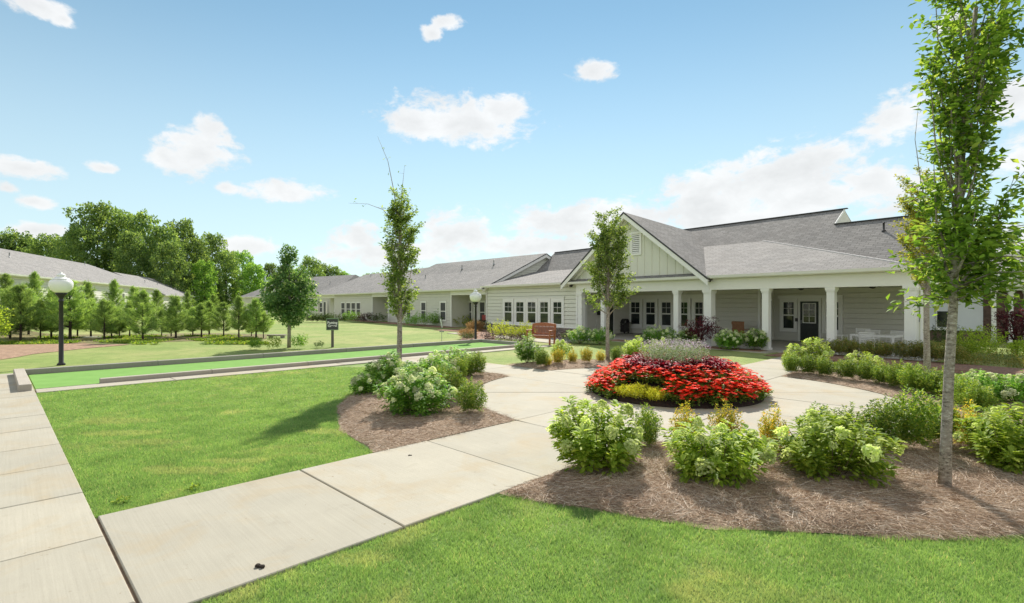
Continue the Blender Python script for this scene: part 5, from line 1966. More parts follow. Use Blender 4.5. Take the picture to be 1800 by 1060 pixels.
for sx in (-1, 1):
    for yy in (-0.22, 0.2):
        MB().box(sx * 0.25 - 0.025, sx * 0.25 + 0.025, yy - 0.025, yy + 0.025, 0, 0.359).put('leg', M_PATIO, RC)
    MB().box(sx * 0.28 - 0.04, sx * 0.28 + 0.04, -0.28, 0.2, 0.58, 0.61).put('armrest', M_PATIO, RC)
q_ = hw(hs(848, 0.9), 0.9)
RD = empty('red_chair', 'dark chair with red cushions in the recess behind the lamp post', 'chair', (q_[0], q_[1], 0.02), HROT)
MB().box(-0.33, 0.33, -0.3, 0.3, 0.36, 0.5).put('seat', M_RED, RD)
MB().box(-0.33, 0.33, 0.18, 0.32, 0.5, 1.02).put('backrest', M_RED, RD)
for sx in (-1, 1):
    MB().box(sx * 0.36 - 0.03, sx * 0.36 + 0.03, -0.3, 0.3, 0.3, 0.64).put('armrest', M_BRONZE, RD)
    for yy in (-0.27, 0.27):
        MB().box(sx * 0.36 - 0.028, sx * 0.36 + 0.028, yy - 0.028, yy + 0.028, 0, 0.299).put('leg', M_BRONZE, RD)
# ceiling fans
for lab, px, yy in (('dark ceiling fan under the porch roof before the six-pane door', 1408, 2.6), ('dark ceiling fan under the porch roof above the patio table', 1534, 2.4)):
    q_ = hw(hs(px, yy), yy)
    fn = empty('ceiling_fan', lab, 'ceiling fan', (q_[0], q_[1], 2.86), HROT, 'porch ceiling fans')
    MB().lathe([(0.02, 0.0), (0.02, -0.16), (0.11, -0.17), (0.12, -0.26), (0.06, -0.30), (0.01, -0.31)], 14).put('motor', M_BRONZE, fn, True)
    for k in range(5):
        a = k * 2 * math.pi / 5 + 0.3
        c, s_ = math.cos(a), math.sin(a)
        MB().slab3([(c * 0.12 - s_ * 0.05, s_ * 0.12 + c * 0.05, -0.21), (c * 0.12 + s_ * 0.05, s_ * 0.12 - c * 0.05, -0.22), (c * 0.66 + s_ * 0.075, s_ * 0.66 - c * 0.075, -0.23), (c * 0.66 - s_ * 0.075, s_ * 0.66 + c * 0.075, -0.21)], (0, 0, 0.012)).put('blade', M_BRONZE, fn)

# dirt clods on the near path
for lab, px, py, r in (('small dark clod lying on the near path slab by the lawn edge', 456, 997, 0.028), ('tiny dark crumb on the near path below the straw bed', 721.5, 800.5, 0.017)):
    p = G(px, py, 0.035)
    mb = MB()
    for k in range(3):
        c = Vector((RNG.uniform(-r, r) * 0.9, RNG.uniform(-r, r) * 0.5, 0))
        rr = r * RNG.uniform(0.5, 0.8)
        prof = [(rr * 0.6, 0), (rr, rr * 0.4), (rr * 0.8, rr * 0.9), (rr * 0.2, rr * 1.15)]
        mb.lathe([(a * RNG.uniform(0.85, 1.15), z) for a, z in prof], 7, (c.x, c.y))
    o = obj('dirt_clod', mb.mesh('dirt_clod', M_CLOD), None, (p[0], p[1], 0.032))
    tag(o, lab, 'clod')

# ================================================================== FLOWER MOUND
MR = 1.78


def mound_h(r):
    k = max(0.0, 1 - (r / MR) ** 2)
    return 0.04 + 0.58 * k ** 0.85


prof = [(MR, 0.03), (MR - 0.03, 0.06)] + [(r, mound_h(r)) for r in np.linspace(MR - 0.1, 0.05, 14)]
o = obj('flower_mound', MB().lathe(prof, 60, (PC.x, PC.y)).mesh('flower_mound', M_SOIL, True))
tag(o, 'dark mulched mound in the middle of the plaza', kind='structure')


def plant_at(x, y):
    r = math.hypot(x, y)
    return (PC.x + x, PC.y + y, mound_h(r) - 0.01)


BLOSS = [blossom_mesh('blossom', L_RED, r) for r in (0.046, 0.040, 0.050)]
BEG = []
for k in range(3):
    BEG.append(shrub_mesh('foliage', L_BEGON, 0.36, 0.25, 170, 0.062, shoots=14, ratio=0.75, upright=0.25, shoot_r=0.06, ragged=0.3))


def begonia(x, y, near):
    loc = plant_at(x, y)
    t = empty('begonia', 'red flowering begonia in the broad ring round the mound', 'flower', loc, RNG.uniform(0, 6.28), 'red begonias on the flower mound')
    s = RNG.uniform(0.85, 1.15)
    t.scale = (s, s, s)
    f = obj('foliage', BEG[int(RNG.integers(3))], t)
    spots = []
    n = int(RNG.integers(8, 15))
    for k in range(n):
        a = k * 2.4 + RNG.uniform(-0.3, 0.3)
        rr = 0.17 * math.sqrt((k + 0.5) / n) * 1.1
        spots.append((math.cos(a) * rr, math.sin(a) * rr, 0.275 - 0.15 * (rr / 0.18) ** 2 + RNG.uniform(-0.015, 0.035)))
    if near:
        for k, sp in enumerate(spots[-5:]):
            obj('blossom', BLOSS[k % 3], t, sp, (RNG.uniform(-0.4, 0.4), RNG.uniform(-0.4, 0.4), RNG.uniform(0, 6)), RNG.uniform(0.85, 1.25))
        spots = spots[:-5]
    # the smaller blossoms set deeper in the plant stay one part
    vs, fs, off = [], [], 0
    for sp in spots:
        me = BLOSS[int(RNG.integers(3))]
        v = np.empty(len(me.vertices) * 3, np.float32)
        me.vertices.foreach_get('co', v)
        v = v.reshape(-1, 3) * RNG.uniform(0.8, 1.2) + np.array(sp)
        fi = np.empty(len(me.loops), np.int32)
        me.loops.foreach_get('vertex_index', fi)
        vs.append(v)
        fs.append(fi.reshape(-1, 3) + off)
        off += len(v)
    b = obj('blossoms', np_mesh('blossoms', np.concatenate(vs), np.concatenate(fs), L_RED), t)
    b['kind'] = 'stuff'


def in_sedum(x, y):
    a = math.degrees(math.atan2(y, x)) % 360
    r = math.hypot(x, y)
    return 214 < a < 248 and r > 1.4


for ring, n in ((1.73, 50), (1.51, 41), (1.29, 34), (1.11, 26)):
    for k in range(n):
        a = 2 * math.pi * (k + 0.5 * (ring < 1.7)) / n + RNG.uniform(-0.04, 0.04)
        r = ring + RNG.uniform(-0.05, 0.05)
        x, y = r * math.cos(a), r * math.sin(a)
        if in_sedum(x, y):
            continue
        begonia(x, y, y < -0.15 and ring > 1.3)
COLE = [shrub_mesh('coleus', L_COLEUS, 0.42, 0.34, 230, 0.085, shoots=13, ratio=0.6, upright=0.25, shoot_r=0.07) for k in range(2)]
for ring, n in ((0.98, 20), (0.78, 15)):
    for k in range(n):
        a = 2 * math.pi * k / n + RNG.uniform(-0.06, 0.06)
        o = obj('coleus', COLE[k % 2], None, plant_at(ring * math.cos(a), ring * math.sin(a)), (0, 0, RNG.uniform(0, 6)), RNG.uniform(0.9, 1.2))
        tag(o, 'burgundy leaved coleus in the dark ring inside the begonias', 'plant', 'burgundy coleus on the flower mound')
SILV = [shrub_mesh('foliage', L_SILVER, 0.6, 0.60, 620, 0.05, shoots=34, ratio=0.36, upright=0.6, shoot_r=0.05, ragged=0.25) for k in range(2)]
for k in range(9):
    r, a = (0.0, 0) if k == 0 else (0.5, k * math.pi / 4)
    t = empty('angelonia', 'silver green plant with lilac flower tips crowning the mound', 'plant', plant_at(r * math.cos(a), r * math.sin(a)), RNG.uniform(0, 6), 'silver lilac plants on top of the mound')
    obj('foliage', SILV[k % 2], t)
    P = []
    for j in range(30):
        aa = j * 2.4
        rr = 0.29 * math.sqrt((j + 0.5) / 30)
        for i in range(5):
            P.append((math.cos(aa) * rr, math.sin(aa) * rr, 0.56 - 1.6 * rr * rr + i * 0.014 + RNG.uniform(-0.03, 0.03)))
    P = np.array(P) + RNG.normal(0, 0.008, (len(P), 3))
    v, f = leaf_arrays(P, rand_dirs(len(P)), np.tile(UPV, (len(P), 1)), 0.026, 0.018)
    b = obj('flower_tips', np_mesh('flower_tips', v, f, L_LILAC), t)
    b['kind'] = 'stuff'
SEDUM = shrub_mesh('sedum', L_SEDUM, 0.6, 0.22, 2600, 0.026, shoots=90, ratio=0.55, upright=0.5, shoot_r=0.035, ragged=0.12)
for lab, ang, r, k in (('golden sedum clump at the left end of the yellow patch on the mound', 219, 1.67, 0.82), ('largest golden sedum clump in the middle of the yellow patch', 230, 1.66, 1.0),
                       ('golden sedum clump at the right end of the yellow patch, against red begonias', 241.5, 1.67, 0.88)):
    a = R(ang)
    o = obj('sedum', SEDUM, None, plant_at(r * math.cos(a), r * math.sin(a)), (0, 0, ang), (k, k, k * 1.35))
    tag(o, lab, 'plant', 'golden sedum on the flower mound')

# ================================================================== SHRUBS
HEADS = [flower_head_mesh('flower_head', L_FLOWER, 0.066, 0.095), flower_head_mesh('flower_head', L_FLOWER, 0.055, 0.11)]
HEADS_L = [flower_head_mesh('flower_head', L_FLOWER_L, 0.066, 0.11), flower_head_mesh('flower_head', L_FLOWER_L, 0.054, 0.12)]


def hydrangea(label, px, py, w, h, n=1900, heads=16, lime=False, leaf=0.085, group='hydrangea bushes', hs_=1.0, loc=None, shoots=30):
    h *= 0.83
    p = loc or G(px, py, 0.07)
    t = empty('hydrangea', label, 'shrub', (p[0], p[1], 0.05), RNG.uniform(-0.5, 0.5), group)
    obj('foliage', shrub_mesh('foliage', L_HYD_L if lime else L_HYD, w, h, n, leaf, shoots=shoots, ratio=0.52, upright=0.35, shoot_r=0.11 * max(w, 0.7), ragged=0.38, six=n > 2500), t)
    obj('stems', stems_mesh('stems', M_STEM, w, h, 16), t)
    hm = HEADS_L if lime else HEADS
    for k in range(heads):
        rr = math.sqrt((k + 0.4) / heads)
        a = k * 2.39996 + RNG.uniform(-0.3, 0.3)
        z = h * (1.0 - 0.55 * rr ** 2.2) * RNG.uniform(0.8, 1.04)
        obj('flower_head', hm[k % 2], t, (math.cos(a) * rr * w * 0.52, math.sin(a) * rr * w * 0.52, z), (math.sin(a) * -rr * 0.8, math.cos(a) * rr * 0.8, a), hs_ * RNG.uniform(0.55, 1.15))
    return t


def front(px, py, back=0.0):
    """base point of a bush whose near foot shows at that pixel"""
    x, y = G(px, py, 0.05)
    return (x * (1 + back / y), y + back)


def hyd_front(label, px, py, w, h, **k):
    return hydrangea(label, 0, 0, w, h, loc=front(px, py, w * 0.25), **k)


NB = 'lime hydrangeas in the near straw bed'
hyd_front('lime hydrangea with tall centre shoots, leftmost bush of the near straw bed', 1045, 842, 1.10, 0.94, n=3300, heads=22, leaf=0.088, group=NB, hs_=1.15, lime=True, shoots=30)
hyd_front('lime hydrangea below the flower mound, second bush in the near straw bed', 1256, 862, 1.16, 0.72, n=3300, heads=14, hs_=1.1, leaf=0.078, group=NB, lime=True, shoots=30)
hyd_front('wide lime hydrangea left of the big grey trunk in the near bed', 1462, 858, 1.30, 0.74, n=3700, heads=15, hs_=1.1, leaf=0.078, group=NB, lime=True, shoots=34)
hyd_front('lime hydrangea cut by the right edge beside the big grey trunk', 1778, 842, 1.10, 0.80, n=3100, heads=11, hs_=1.1, leaf=0.08, group=NB, lime=True, shoots=30)
LBD = 'white hydrangeas in the left straw bed'
hyd_front('largest white hydrangea, at the front of the left straw bed', 730, 737, 1.35, 0.92, n=5200, heads=44, leaf=0.075, group=LBD, hs_=0.95, shoots=40)
hyd_front('white hydrangea beside the slim trunk at the rear of the left bed', 688, 690, 1.15, 0.9, n=3000, heads=30, leaf=0.08, group=LBD, shoots=34)
hyd_front('small white hydrangea at the lawn edge of the left bed', 641, 697, 0.65, 0.5, n=1100, heads=11, leaf=0.075, group=LBD)
hyd_front('white hydrangea behind the largest one, toward the boxwoods', 765, 683, 1.1, 0.88, n=2600, heads=26, leaf=0.08, group=LBD, shoots=32)
hyd_front('white hydrangea at the far end of the left bed before the court path', 798, 664, 1.1, 0.85, n=2200, heads=18, leaf=0.08, group=LBD, shoots=30)
FBD = 'hydrangeas in the bed beyond the mound'
hyd_front('tall green hydrangea at the left tip of the far bed before the teak bench', 928, 641, 0.88, 1.0, n=2200, heads=12, leaf=0.085, group=FBD, shoots=28)
hyd_front('small lime hydrangea behind the yellow boxwoods in the far bed', 985, 631, 0.8, 0.68, n=1100, heads=12, leaf=0.08, group=FBD, lime=True)
hyd_front('lime hydrangea just right of the slim trunk in the far bed', 1118, 636, 0.95, 0.88, n=1700, heads=14, leaf=0.085, group=FBD, lime=True)
hyd_front('lime hydrangea half hidden by the mound, beside the silver flowers', 1160, 632, 0.9, 0.75, n=1200, heads=9, leaf=0.085, group=FBD, lime=True)
PBD = 'white hydrangeas along the porch'
hyd_front('broad white hydrangea before the porch windows, left of the maroon maple', 1158, 610, 1.7, 1.05, n=2600, heads=34, leaf=0.09, group=PBD, shoots=36)
hyd_front('white hydrangea tucked right of the porch column by the maroon maple', 1205, 611, 1.2, 0.85, n=1500, heads=18, leaf=0.09, group=PBD)
hyd_front('wide white hydrangea with many heads right of the maroon maple', 1282, 615, 1.25, 0.98, n=2600, heads=46, leaf=0.085, group=PBD, shoots=36)
hyd_front('white hydrangea against the column at the porch entrance', 1328, 616, 1.05, 1.02, n=2200, heads=42, leaf=0.085, group=PBD, shoots=32)
hyd_front('white hydrangea nearest the teak bench in front of the hall corner', 1020, 604, 1.5, 0.88, n=1900, heads=26, leaf=0.09, group=PBD, shoots=30)
hyd_front('white hydrangea behind the slim trunk before the grill', 1055, 605, 1.35, 0.85, n=1800, heads=24, leaf=0.09, group=PBD, shoots=30)
RBD = 'hydrangeas in the right straw bed'
hyd_front('tall lime headed hydrangea at the left end of the right bed', 1432, 652, 0.80, 1.06, n=2000, heads=16, leaf=0.08, group=RBD, lime=True, hs_=1.15)
hyd_front('low lime hydrangea beside the path at the left tip of the right bed', 1397, 651, 0.7, 0.78, n=1300, heads=12, leaf=0.08, group=RBD, lime=True, hs_=1.1)
hyd_front('lime hydrangea rising behind the boxwood row in the right bed', 1515, 662, 0.95, 0.72, n=1500, heads=12, leaf=0.08, group=RBD, lime=True)
hyd_front('white headed hydrangea right of the big trunk behind the path', 1722, 716, 1.1, 0.72, n=3200, heads=30, leaf=0.07, group=RBD, shoots=34)
hyd_front('white headed hydrangea at the right edge of the right bed', 1788, 715, 0.95, 0.68, n=2400, heads=18, leaf=0.07, group=RBD, shoots=30)

BOXM = [shrub_mesh('boxwood', L_BOX, 0.50, 0.56, 4200, 0.034, shoots=52, ratio=0.55, upright=0.55, shoot_r=0.06, ragged=0.2, spread=0.75) for k in range(3)]
BOXY = [shrub_mesh('boxwood', L_BOX_Y, 0.46, 0.54, 3200, 0.034, shoots=42, ratio=0.5, upright=0.6, shoot_r=0.05, ragged=0.3, spread=0.75) for k in range(2)]


def boxwood(label, px, py, s, group, yellow=False, k=0, hz=1.0):
    x, y = front(px, py, 0.2 * s)
    o = obj('boxwood', (BOXY if yellow else BOXM)[k % (2 if yellow else 3)], None, (x, y, 0.06), (0, 0, RNG.uniform(0, 6)), (s, s, s * hz))
    return tag(o, label, 'shrub', group)


g = 'boxwoods in the near straw bed'
for i, (px, py, s, yl, hz, lab) in enumerate((
        (1137, 797, 0.78, False, 1.3, 'slim boxwood between the two left lime hydrangeas of the near bed'),
        (1207, 795, 0.9, True, 1.15, 'yellowish boxwood behind the left side of the second lime hydrangea'),
        (1276, 793, 0.9, True, 1.15, 'yellowish boxwood directly below the red begonias, behind a lime hydrangea'),
        (1358, 806, 0.85, True, 1.25, 'yellow tipped boxwood between the second and the wide lime hydrangea'),
        (1440, 800, 0.95, False, 1.1, 'boxwood behind the left half of the wide lime hydrangea'),
        (1492, 803, 0.95, False, 1.1, 'boxwood behind the right half of the wide lime hydrangea'),
        (1556, 808, 1.15, False, 1.1, 'full boxwood right of the wide lime hydrangea, on the straw'),
        (1603, 806, 1.15, False, 1.25, 'taller boxwood next left of the big grey trunk'),
        (1645, 796, 1.05, False, 1.2, 'boxwood directly behind the big grey trunk'),
        (1700, 800, 0.95, True, 1.15, 'yellow tipped boxwood right of the big grey trunk'),
        (1745, 800, 0.9, False, 1.1, 'boxwood behind the hydrangea at the right edge'))):
    boxwood(lab, px, py, s, g, yl, i, hz)
g = 'boxwoods in the left straw bed'
for i, (px, py, s, lab) in enumerate(((828, 736, 1.05, 'nearest boxwood of the left bed, by its plaza corner'), (797, 712, 1.1, 'boxwood between the largest white hydrangea and the nearest boxwood'),
                                      (770, 694, 1.0, 'boxwood hidden behind the largest white hydrangea'), (805, 676, 1.1, 'boxwood at the middle of the rear row in the left bed'),
                                      (838, 665, 1.1, 'last boxwood of the rear row, at the far tip of the left bed'), (820, 668, 1.0, 'boxwood next to the last of the rear row in the left bed'))):
    boxwood(lab, px, py, s, g, False, i, 1.05)
g = 'boxwoods in the far straw bed'
for i, (px, py, s, yl, lab) in enumerate(((952, 648, 1.0, False, 'green boxwood right of the tall hydrangea in the far bed'), (963, 646, 0.6, True, 'small orange tipped boxwood at the first green one of the far bed'),
                                          (981, 644, 0.98, True, 'golden boxwood below the bench, second clump of the far bed'), (1006, 641, 0.8, True, 'slim golden boxwood between two fuller ones in the far bed'),
                                          (1031, 641, 0.95, True, 'brightest yellow boxwood left of the slim trunk in the far bed'), (1056, 639, 0.75, True, 'thin yellow boxwood touching the slim trunk of the far bed'),
                                          (1084, 640, 0.95, False, 'rounded green boxwood right of the slim trunk in the far bed'))):
    boxwood(lab, px, py, s, g, yl, i)
g = 'boxwood row along the right straw bed'
row = [(1392, 660), (1421, 663), (1450, 667), (1488, 672), (1524, 677), (1553, 683), (1582, 690), (1606, 697), (1630, 702), (1655, 708), (1678, 716), (1702, 728), (1718, 736)]
ord_ = ['first boxwood of the right bed row, darkest, at the path corner', 'second boxwood of the right bed row below the low lime hydrangea', 'third boxwood of the right bed row below the tall lime hydrangea',
        'golden green boxwood standing alone, fourth of the right bed row', 'fifth boxwood of the right bed row, below the hidden lime hydrangea', 'sixth boxwood of the right bed row from the path corner',
        'seventh boxwood of the right bed row, fuller than its left neighbour', 'eighth boxwood of the right bed row, left of the far slim trunk', 'boxwood of the right bed row right under the yellow leaved tree',
        'boxwood of the right bed row just left of the big grey trunk', 'boxwood of the right bed row seen behind the big grey trunk', 'boxwood of the right bed row just right of the big grey trunk', 'last boxwood of the right bed row before the white hydrangea']
for i, (px, py) in enumerate(row):
    boxwood(ord_[i], px, py, 1.02 + 0.12 * (i in (6, 7, 9, 11)), g, False, i, 1.0)


def shrub(name, label, cat, px, py, w, h, n, leaf, m, group=None, back=None, **k):
    x, y = front(px, py, w * 0.3 if back is None else back)
    o = obj(name, shrub_mesh(name, m, w, h, n, leaf, **k), None, (x, y, 0.02 + terrain(x, y)), (0, 0, RNG.uniform(0, 6)))
    return tag(o, label, cat, group)


g = 'bronze green hedge before the porch'
for lab, px, w, h in (('bronze hedge bush nearest the tall lime hydrangea', 1483, 1.3, 0.66), ('bronze hedge bush in front of the white patio table', 1541, 1.3, 0.62),
                      ('olive hedge bush in front of the corner column', 1604, 1.35, 0.70), ('bronze hedge bush behind the slim trunk near the corner', 1655, 1.3, 0.72)):
    q_ = hw(hs(px, -0.95), -0.95)
    o = obj('hedge_bush', shrub_mesh('hedge_bush', L_OLIVE, w, h * 0.95, 6500, 0.052, shoots=80, upright=0.4, shoot_r=0.11, ragged=0.15), None, (q_[0], q_[1], 0.13), (0, 0, RNG.uniform(0, 6)))
    tag(o, lab, 'shrub', g)
shrub('hedge_bush', 'dark green bush under the black window at right', 'shrub', 1657, 616, 1.5, 1.25, 1800, 0.07, L_DARKS, None, shoots=40, shoot_r=0.12)
shrub('nandina', 'bright green nandina bush left of the maroon maple at right', 'shrub', 1722, 632, 1.7, 1.15, 2600, 0.08, L_HYD_L, 'bright nandina bushes', shoots=40, shoot_r=0.14, ragged=0.3)
shrub('nandina', 'bright green nandina bush nearest the big grey trunk, behind it', 'shrub', 1693, 640, 1.0, 0.9, 1600, 0.08, L_HYD_L, 'bright nandina bushes', shoots=30, shoot_r=0.14, ragged=0.3)
shrub('nandina', 'bright green nandina bush at the right edge by the maple foot', 'shrub', 1795, 632, 1.0, 0.75, 1200, 0.08, L_HYD_L, 'bright nandina bushes', shoots=26, shoot_r=0.14)
g = 'tan flowered abelia bushes at right'
shrub('abelia', 'tan flowered abelia bush under the maroon maple', 'shrub', 1748, 650, 1.5, 0.62, 2200, 0.045, L_OLIVE, g, shoots=44, shoot_r=0.09)
shrub('abelia', 'abelia bush with pale tips right behind the big grey trunk', 'shrub', 1698, 648, 0.9, 0.55, 1300, 0.045, L_OLIVE, g, shoots=34, shoot_r=0.08)
shrub('abelia', 'abelia bush at the right edge beyond the boxwood row', 'shrub', 1800, 655, 1.2, 0.5, 1500, 0.045, L_OLIVE, g, shoots=34, shoot_r=0.08)

# maroon maples
for lab, px, py, w, h, n in (('low maroon japanese maple before the porch column', 1230, 611, 1.75, 1.5, 2600), ('tall maroon japanese maple at the right edge', 1786, 626, 2.0, 2.1, 3200)):
    x, y = front(px, py, 0.3)
    t = empty('maroon_maple', lab, 'tree', (x, y, 0.02), RNG.uniform(0, 6), 'maroon leaved maples')
    mb = MB()
    for k in range(7):
        a = k * 0.9
        mb.tube([(0, 0, -0.05), (math.cos(a) * 0.08, math.sin(a) * 0.08, h * 0.3), (math.cos(a) * w * 0.3, math.sin(a) * w * 0.3, h * 0.7)], [0.04, 0.03, 0.01], 5)
    mb.put('trunk', M_BARK_D, t)
    v, f = round_crown(46, n // 46, w * 0.44, h * 0.36, h * 0.56, w * 0.16, 0.085, 0.2, 0.4, 0.55, 0.2)
    v[:, 2] = np.maximum(v[:, 2], 0.03)
    c = obj('crown', np_mesh('crown', v, f, L_MAROON), t)
    c['kind'] = 'stuff'

# shrubs before the five windows and round the far lamp
for lab, px, py, w, h, m in (('gold green shrub left of the five windows by the clubhouse corner', 878, 596, 1.5, 1.05, L_GOLD), ('low gold green shrub between the corner shrub and the bench', 905, 598, 1.4, 0.75, L_GOLD),
                             ('gold green shrub under the first window, left of the bench', 925, 598, 1.2, 0.95, L_GOLD)):
    shrub('gold_shrub', lab, 'shrub', px, py, w, h, 1400, 0.08, m, 'gold green shrubs before the hall', shoots=32, shoot_r=0.13)
for lab, px, py, w in (('dark purple shrub at the court corner by the lamp', 862, 600, 1.2), ('dark purple shrub beyond the court end, left of the bench', 890, 602, 1.2), ('dark purple shrub behind the bench front', 915, 603, 1.0),
                       ('dark shrub in the stone wall shade right of the bench', 985, 600, 1.3)):
    shrub('purple_shrub', lab, 'shrub', px, py, w, 0.5, 1000, 0.06, L_PURPLE, 'dark purple shrubs before the hall', shoots=30, shoot_r=0.1)
shrub('dark_shrub', 'small dark green shrub just right of the teak bench', 'shrub', 1000, 602, 0.9, 0.6, 900, 0.06, L_DARKS, None, shoots=26, shoot_r=0.1)
shrub('gold_shrub', 'bright yellow shrub beside the recess post behind the lamp', 'shrub', 812, 574, 2.1, 0.95, 1600, 0.1, L_GOLD, 'yellow shrubs by the recess', shoots=36, shoot_r=0.15)
shrub('gold_shrub', 'yellow shrub nearer the lamp post before the recess', 'shrub', 826, 573, 1.2, 0.85, 900, 0.1, L_GOLD, 'yellow shrubs by the recess', shoots=26, shoot_r=0.14)
shrub('ornamental_grass', 'tan ornamental grass clump behind the far lamp post', 'grass clump', 836, 584, 1.3, 0.75, 1500, 0.22, L_TAN, 'tan ornamental grass clumps', shoots=40, ratio=0.08, upright=0.8, shoot_r=0.1)
shrub('ornamental_grass', 'low tan grass clump left of the far lamp post', 'grass clump', 822, 595, 1.1, 0.5, 1100, 0.2, L_TAN, 'tan ornamental grass clumps', shoots=36, ratio=0.08, upright=0.7, shoot_r=0.1)
shrub('dark_shrub', 'small green shrub at the foot of the far lamp post', 'shrub', 823, 598, 0.9, 0.45, 700, 0.06, L_DARKS, None, shoots=26, shoot_r=0.1)
shrub('dark_shrub', 'dark shrub in front of the recess corner right of the lamp', 'shrub', 850, 582, 1.2, 0.8, 900, 0.08, L_DARKS, None, shoots=26, shoot_r=0.12)
for i, (px, w, h) in enumerate(((722, 1.7, 0.95), (738, 2.0, 1.2), (757, 1.9, 1.15), (770, 1.7, 1.25), (782, 1.0, 0.9))):
    shrub('tall_shrub', ('leftmost feathery green shrub under the wing windows', 'feathery green shrub left of the first narrow wing window', 'feathery green shrub between the two narrow wing windows', 'tallest feathery green shrub left of the second narrow window',
                         'small grey green shrub right of the second narrow wing window')[i], 'shrub', px, 573, w, h, 1100, 0.12, L_HYD if i < 4 else L_DARKS, 'feathery green shrubs under the wing windows', shoots=34, ratio=0.3, shoot_r=0.16)
wl = ('dark rounded shrub farthest along the wing wall', 'dark rounded shrub second along the wing wall', 'dark shrub at the white recess post of the wing', 'dark shrub right of the recess post of the wing', 'dark shrub left of the sign top by the wing',
      'green shrub right of the sign top by the wing', 'upright green shrub under the second pane of four', 'upright green shrub under the fourth pane of four', 'dark purple shrub right of the four panes', 'reddish purple shrub by the wing corner boards', 'dark shrub in front of the deep grey recess')
for i, (px, m) in enumerate(((544, L_DARKS), (553, L_DARKS), (564, L_DARKS), (571, L_DARKS), (580, L_DARKS), (602, L_DARKS), (612, L_HYD), (624, L_HYD), (634, L_PURPLE), (648, L_PURPLE), (664, L_DARKS))):
    shrub('dark_shrub', wl[i], 'shrub', px, 566.5 + 0.4 * (i > 7), 1.5 if i < 8 else 2.1, 0.95 if i not in (6, 7) else 1.15, 700, 0.13, m, 'small shrubs along the foot of the wing', shoots=22, shoot_r=0.14)
shrub('lawn_shrub', 'leafy shrub right of the oval tree on the far lawn', 'shrub', 527, 612, 0.75, 0.62, 700, 0.08, L_HYD, 'small shrubs on the far lawn', shoots=22, shoot_r=0.1)
shrub('lawn_shrub', 'low dark shrub left of the putting green sign', 'shrub', 561, 610, 0.5, 0.28, 500, 0.05, L_DARKS, 'small shrubs on the far lawn', shoots=22, shoot_r=0.06)
shrub('lawn_shrub', 'twiggy shrub under the stone bench left of the oval tree', 'shrub', 482, 614, 0.72, 0.55, 400, 0.08, L_HYD_L, 'small shrubs on the far lawn', shoots=16, shoot_r=0.12)
shrub('lawn_shrub', 'leftmost rounded shrub on the far lawn before the pines', 'shrub', 448, 614, 0.65, 0.5, 700, 0.07, L_HYD, 'small shrubs on the far lawn', shoots=24, shoot_r=0.09)
for i, (px, py) in enumerate(((216, 885), (341, 863))):
    x, y = G(px, py)
    o = obj('weed', shrub_mesh('weed', L_BOX, 0.13, 0.05, 22, 0.045, shoots=10, upright=0.4, shoot_r=0.03), None, (x, y, 0.01))
    tag(o, ('small broadleaf weed in the lawn corner near the left walk', 'small broadleaf weed in the lawn near the path edge')[i], 'weed', 'weeds in the left lawn')
# ================================================================== TREES
# big hornbeam in the foreground
bx, by = G(1660, 862, 0.06)
bw_ = lambda pts: [np.array(q_) for q_ in pts]
columnar_tree('hornbeam_tree', 'tall columnar tree with grey trunk in the foreground at right', 'tree', (bx, by, 0.05), 0.05, 5.0, 2.0, 6.0, 0.9, 40, 5900, 0.09, L_HORN, lean=(0.42, 0.0), single=300, six=False, ratio=0.52, low=(0.34, 36, 1.15),
              profile=lambda t: (0.78 + 0.30 * math.sin(t * 9.0)) * (1 - 0.2 * t),
              bare=((bw_([(0.1, 0, 3.0), (-0.05, 0.05, 3.6), (-0.10, 0.05, 4.2), (0.0, 0.02, 4.75)]), 0.012),))
# slim trees
tx_, ty_ = G(1630, 663, 0.06)
columnar_tree('hornbeam_tree', 'yellow green columnar tree with slim pale trunk behind the boxwood row', 'tree', (tx_, ty_, 0.05), 0.075, 4.6, 2.05, 5.4, 1.35, 46, 13000, 0.075, L_HORN_Y, lean=(-0.05, 0), profile=lambda t: (0.9 + 0.2 * math.sin(t * 8)) * (1 - 0.45 * t * t),
              bare=((bw_([(0, 0, 4.2), (-0.18, 0, 5.2), (-0.32, 0, 6.2), (-0.22, 0, 7.2)]), 0.02),))
tx_, ty_ = G(701, 664, 0.06)
columnar_tree('hornbeam_tree', 'columnar tree with bare top twigs beyond the left straw bed', 'tree', (tx_, ty_, 0.05), 0.075, 4.2, 1.35, 4.7, 1.05, 36, 9500, 0.085, L_HORN_D, lean=(0.05, 0), profile=lambda t: (0.75 + 0.25 * math.sin(t * 10 + 1)) * (1 - 0.35 * t),
              bare=((bw_([(0.0, 0, 3.8), (-0.12, 0, 4.8), (-0.28, 0, 5.6), (-0.55, 0, 6.25)]), 0.015), (bw_([(-0.05, 0, 3.9), (-0.4, 0, 4.35), (-0.8, 0, 4.5), (-1.3, 0, 4.52)]), 0.011),
                    (bw_([(0.05, 0, 4.2), (0.08, 0, 4.8), (0.15, 0, 5.5)]), 0.014)))
tx_, ty_ = G(1068, 633, 0.06)
columnar_tree('hornbeam_tree', 'short columnar tree standing before the clubhouse gable', 'tree', (tx_, ty_, 0.05), 0.07, 4.2, 1.45, 5.0, 1.5, 40, 11500, 0.10, L_HORN_D, lean=(0.03, 0), profile=lambda t: (1.0 if t < 0.3 else 0.82) * (1 - 0.75 * max(0, t - 0.7) / 0.3))
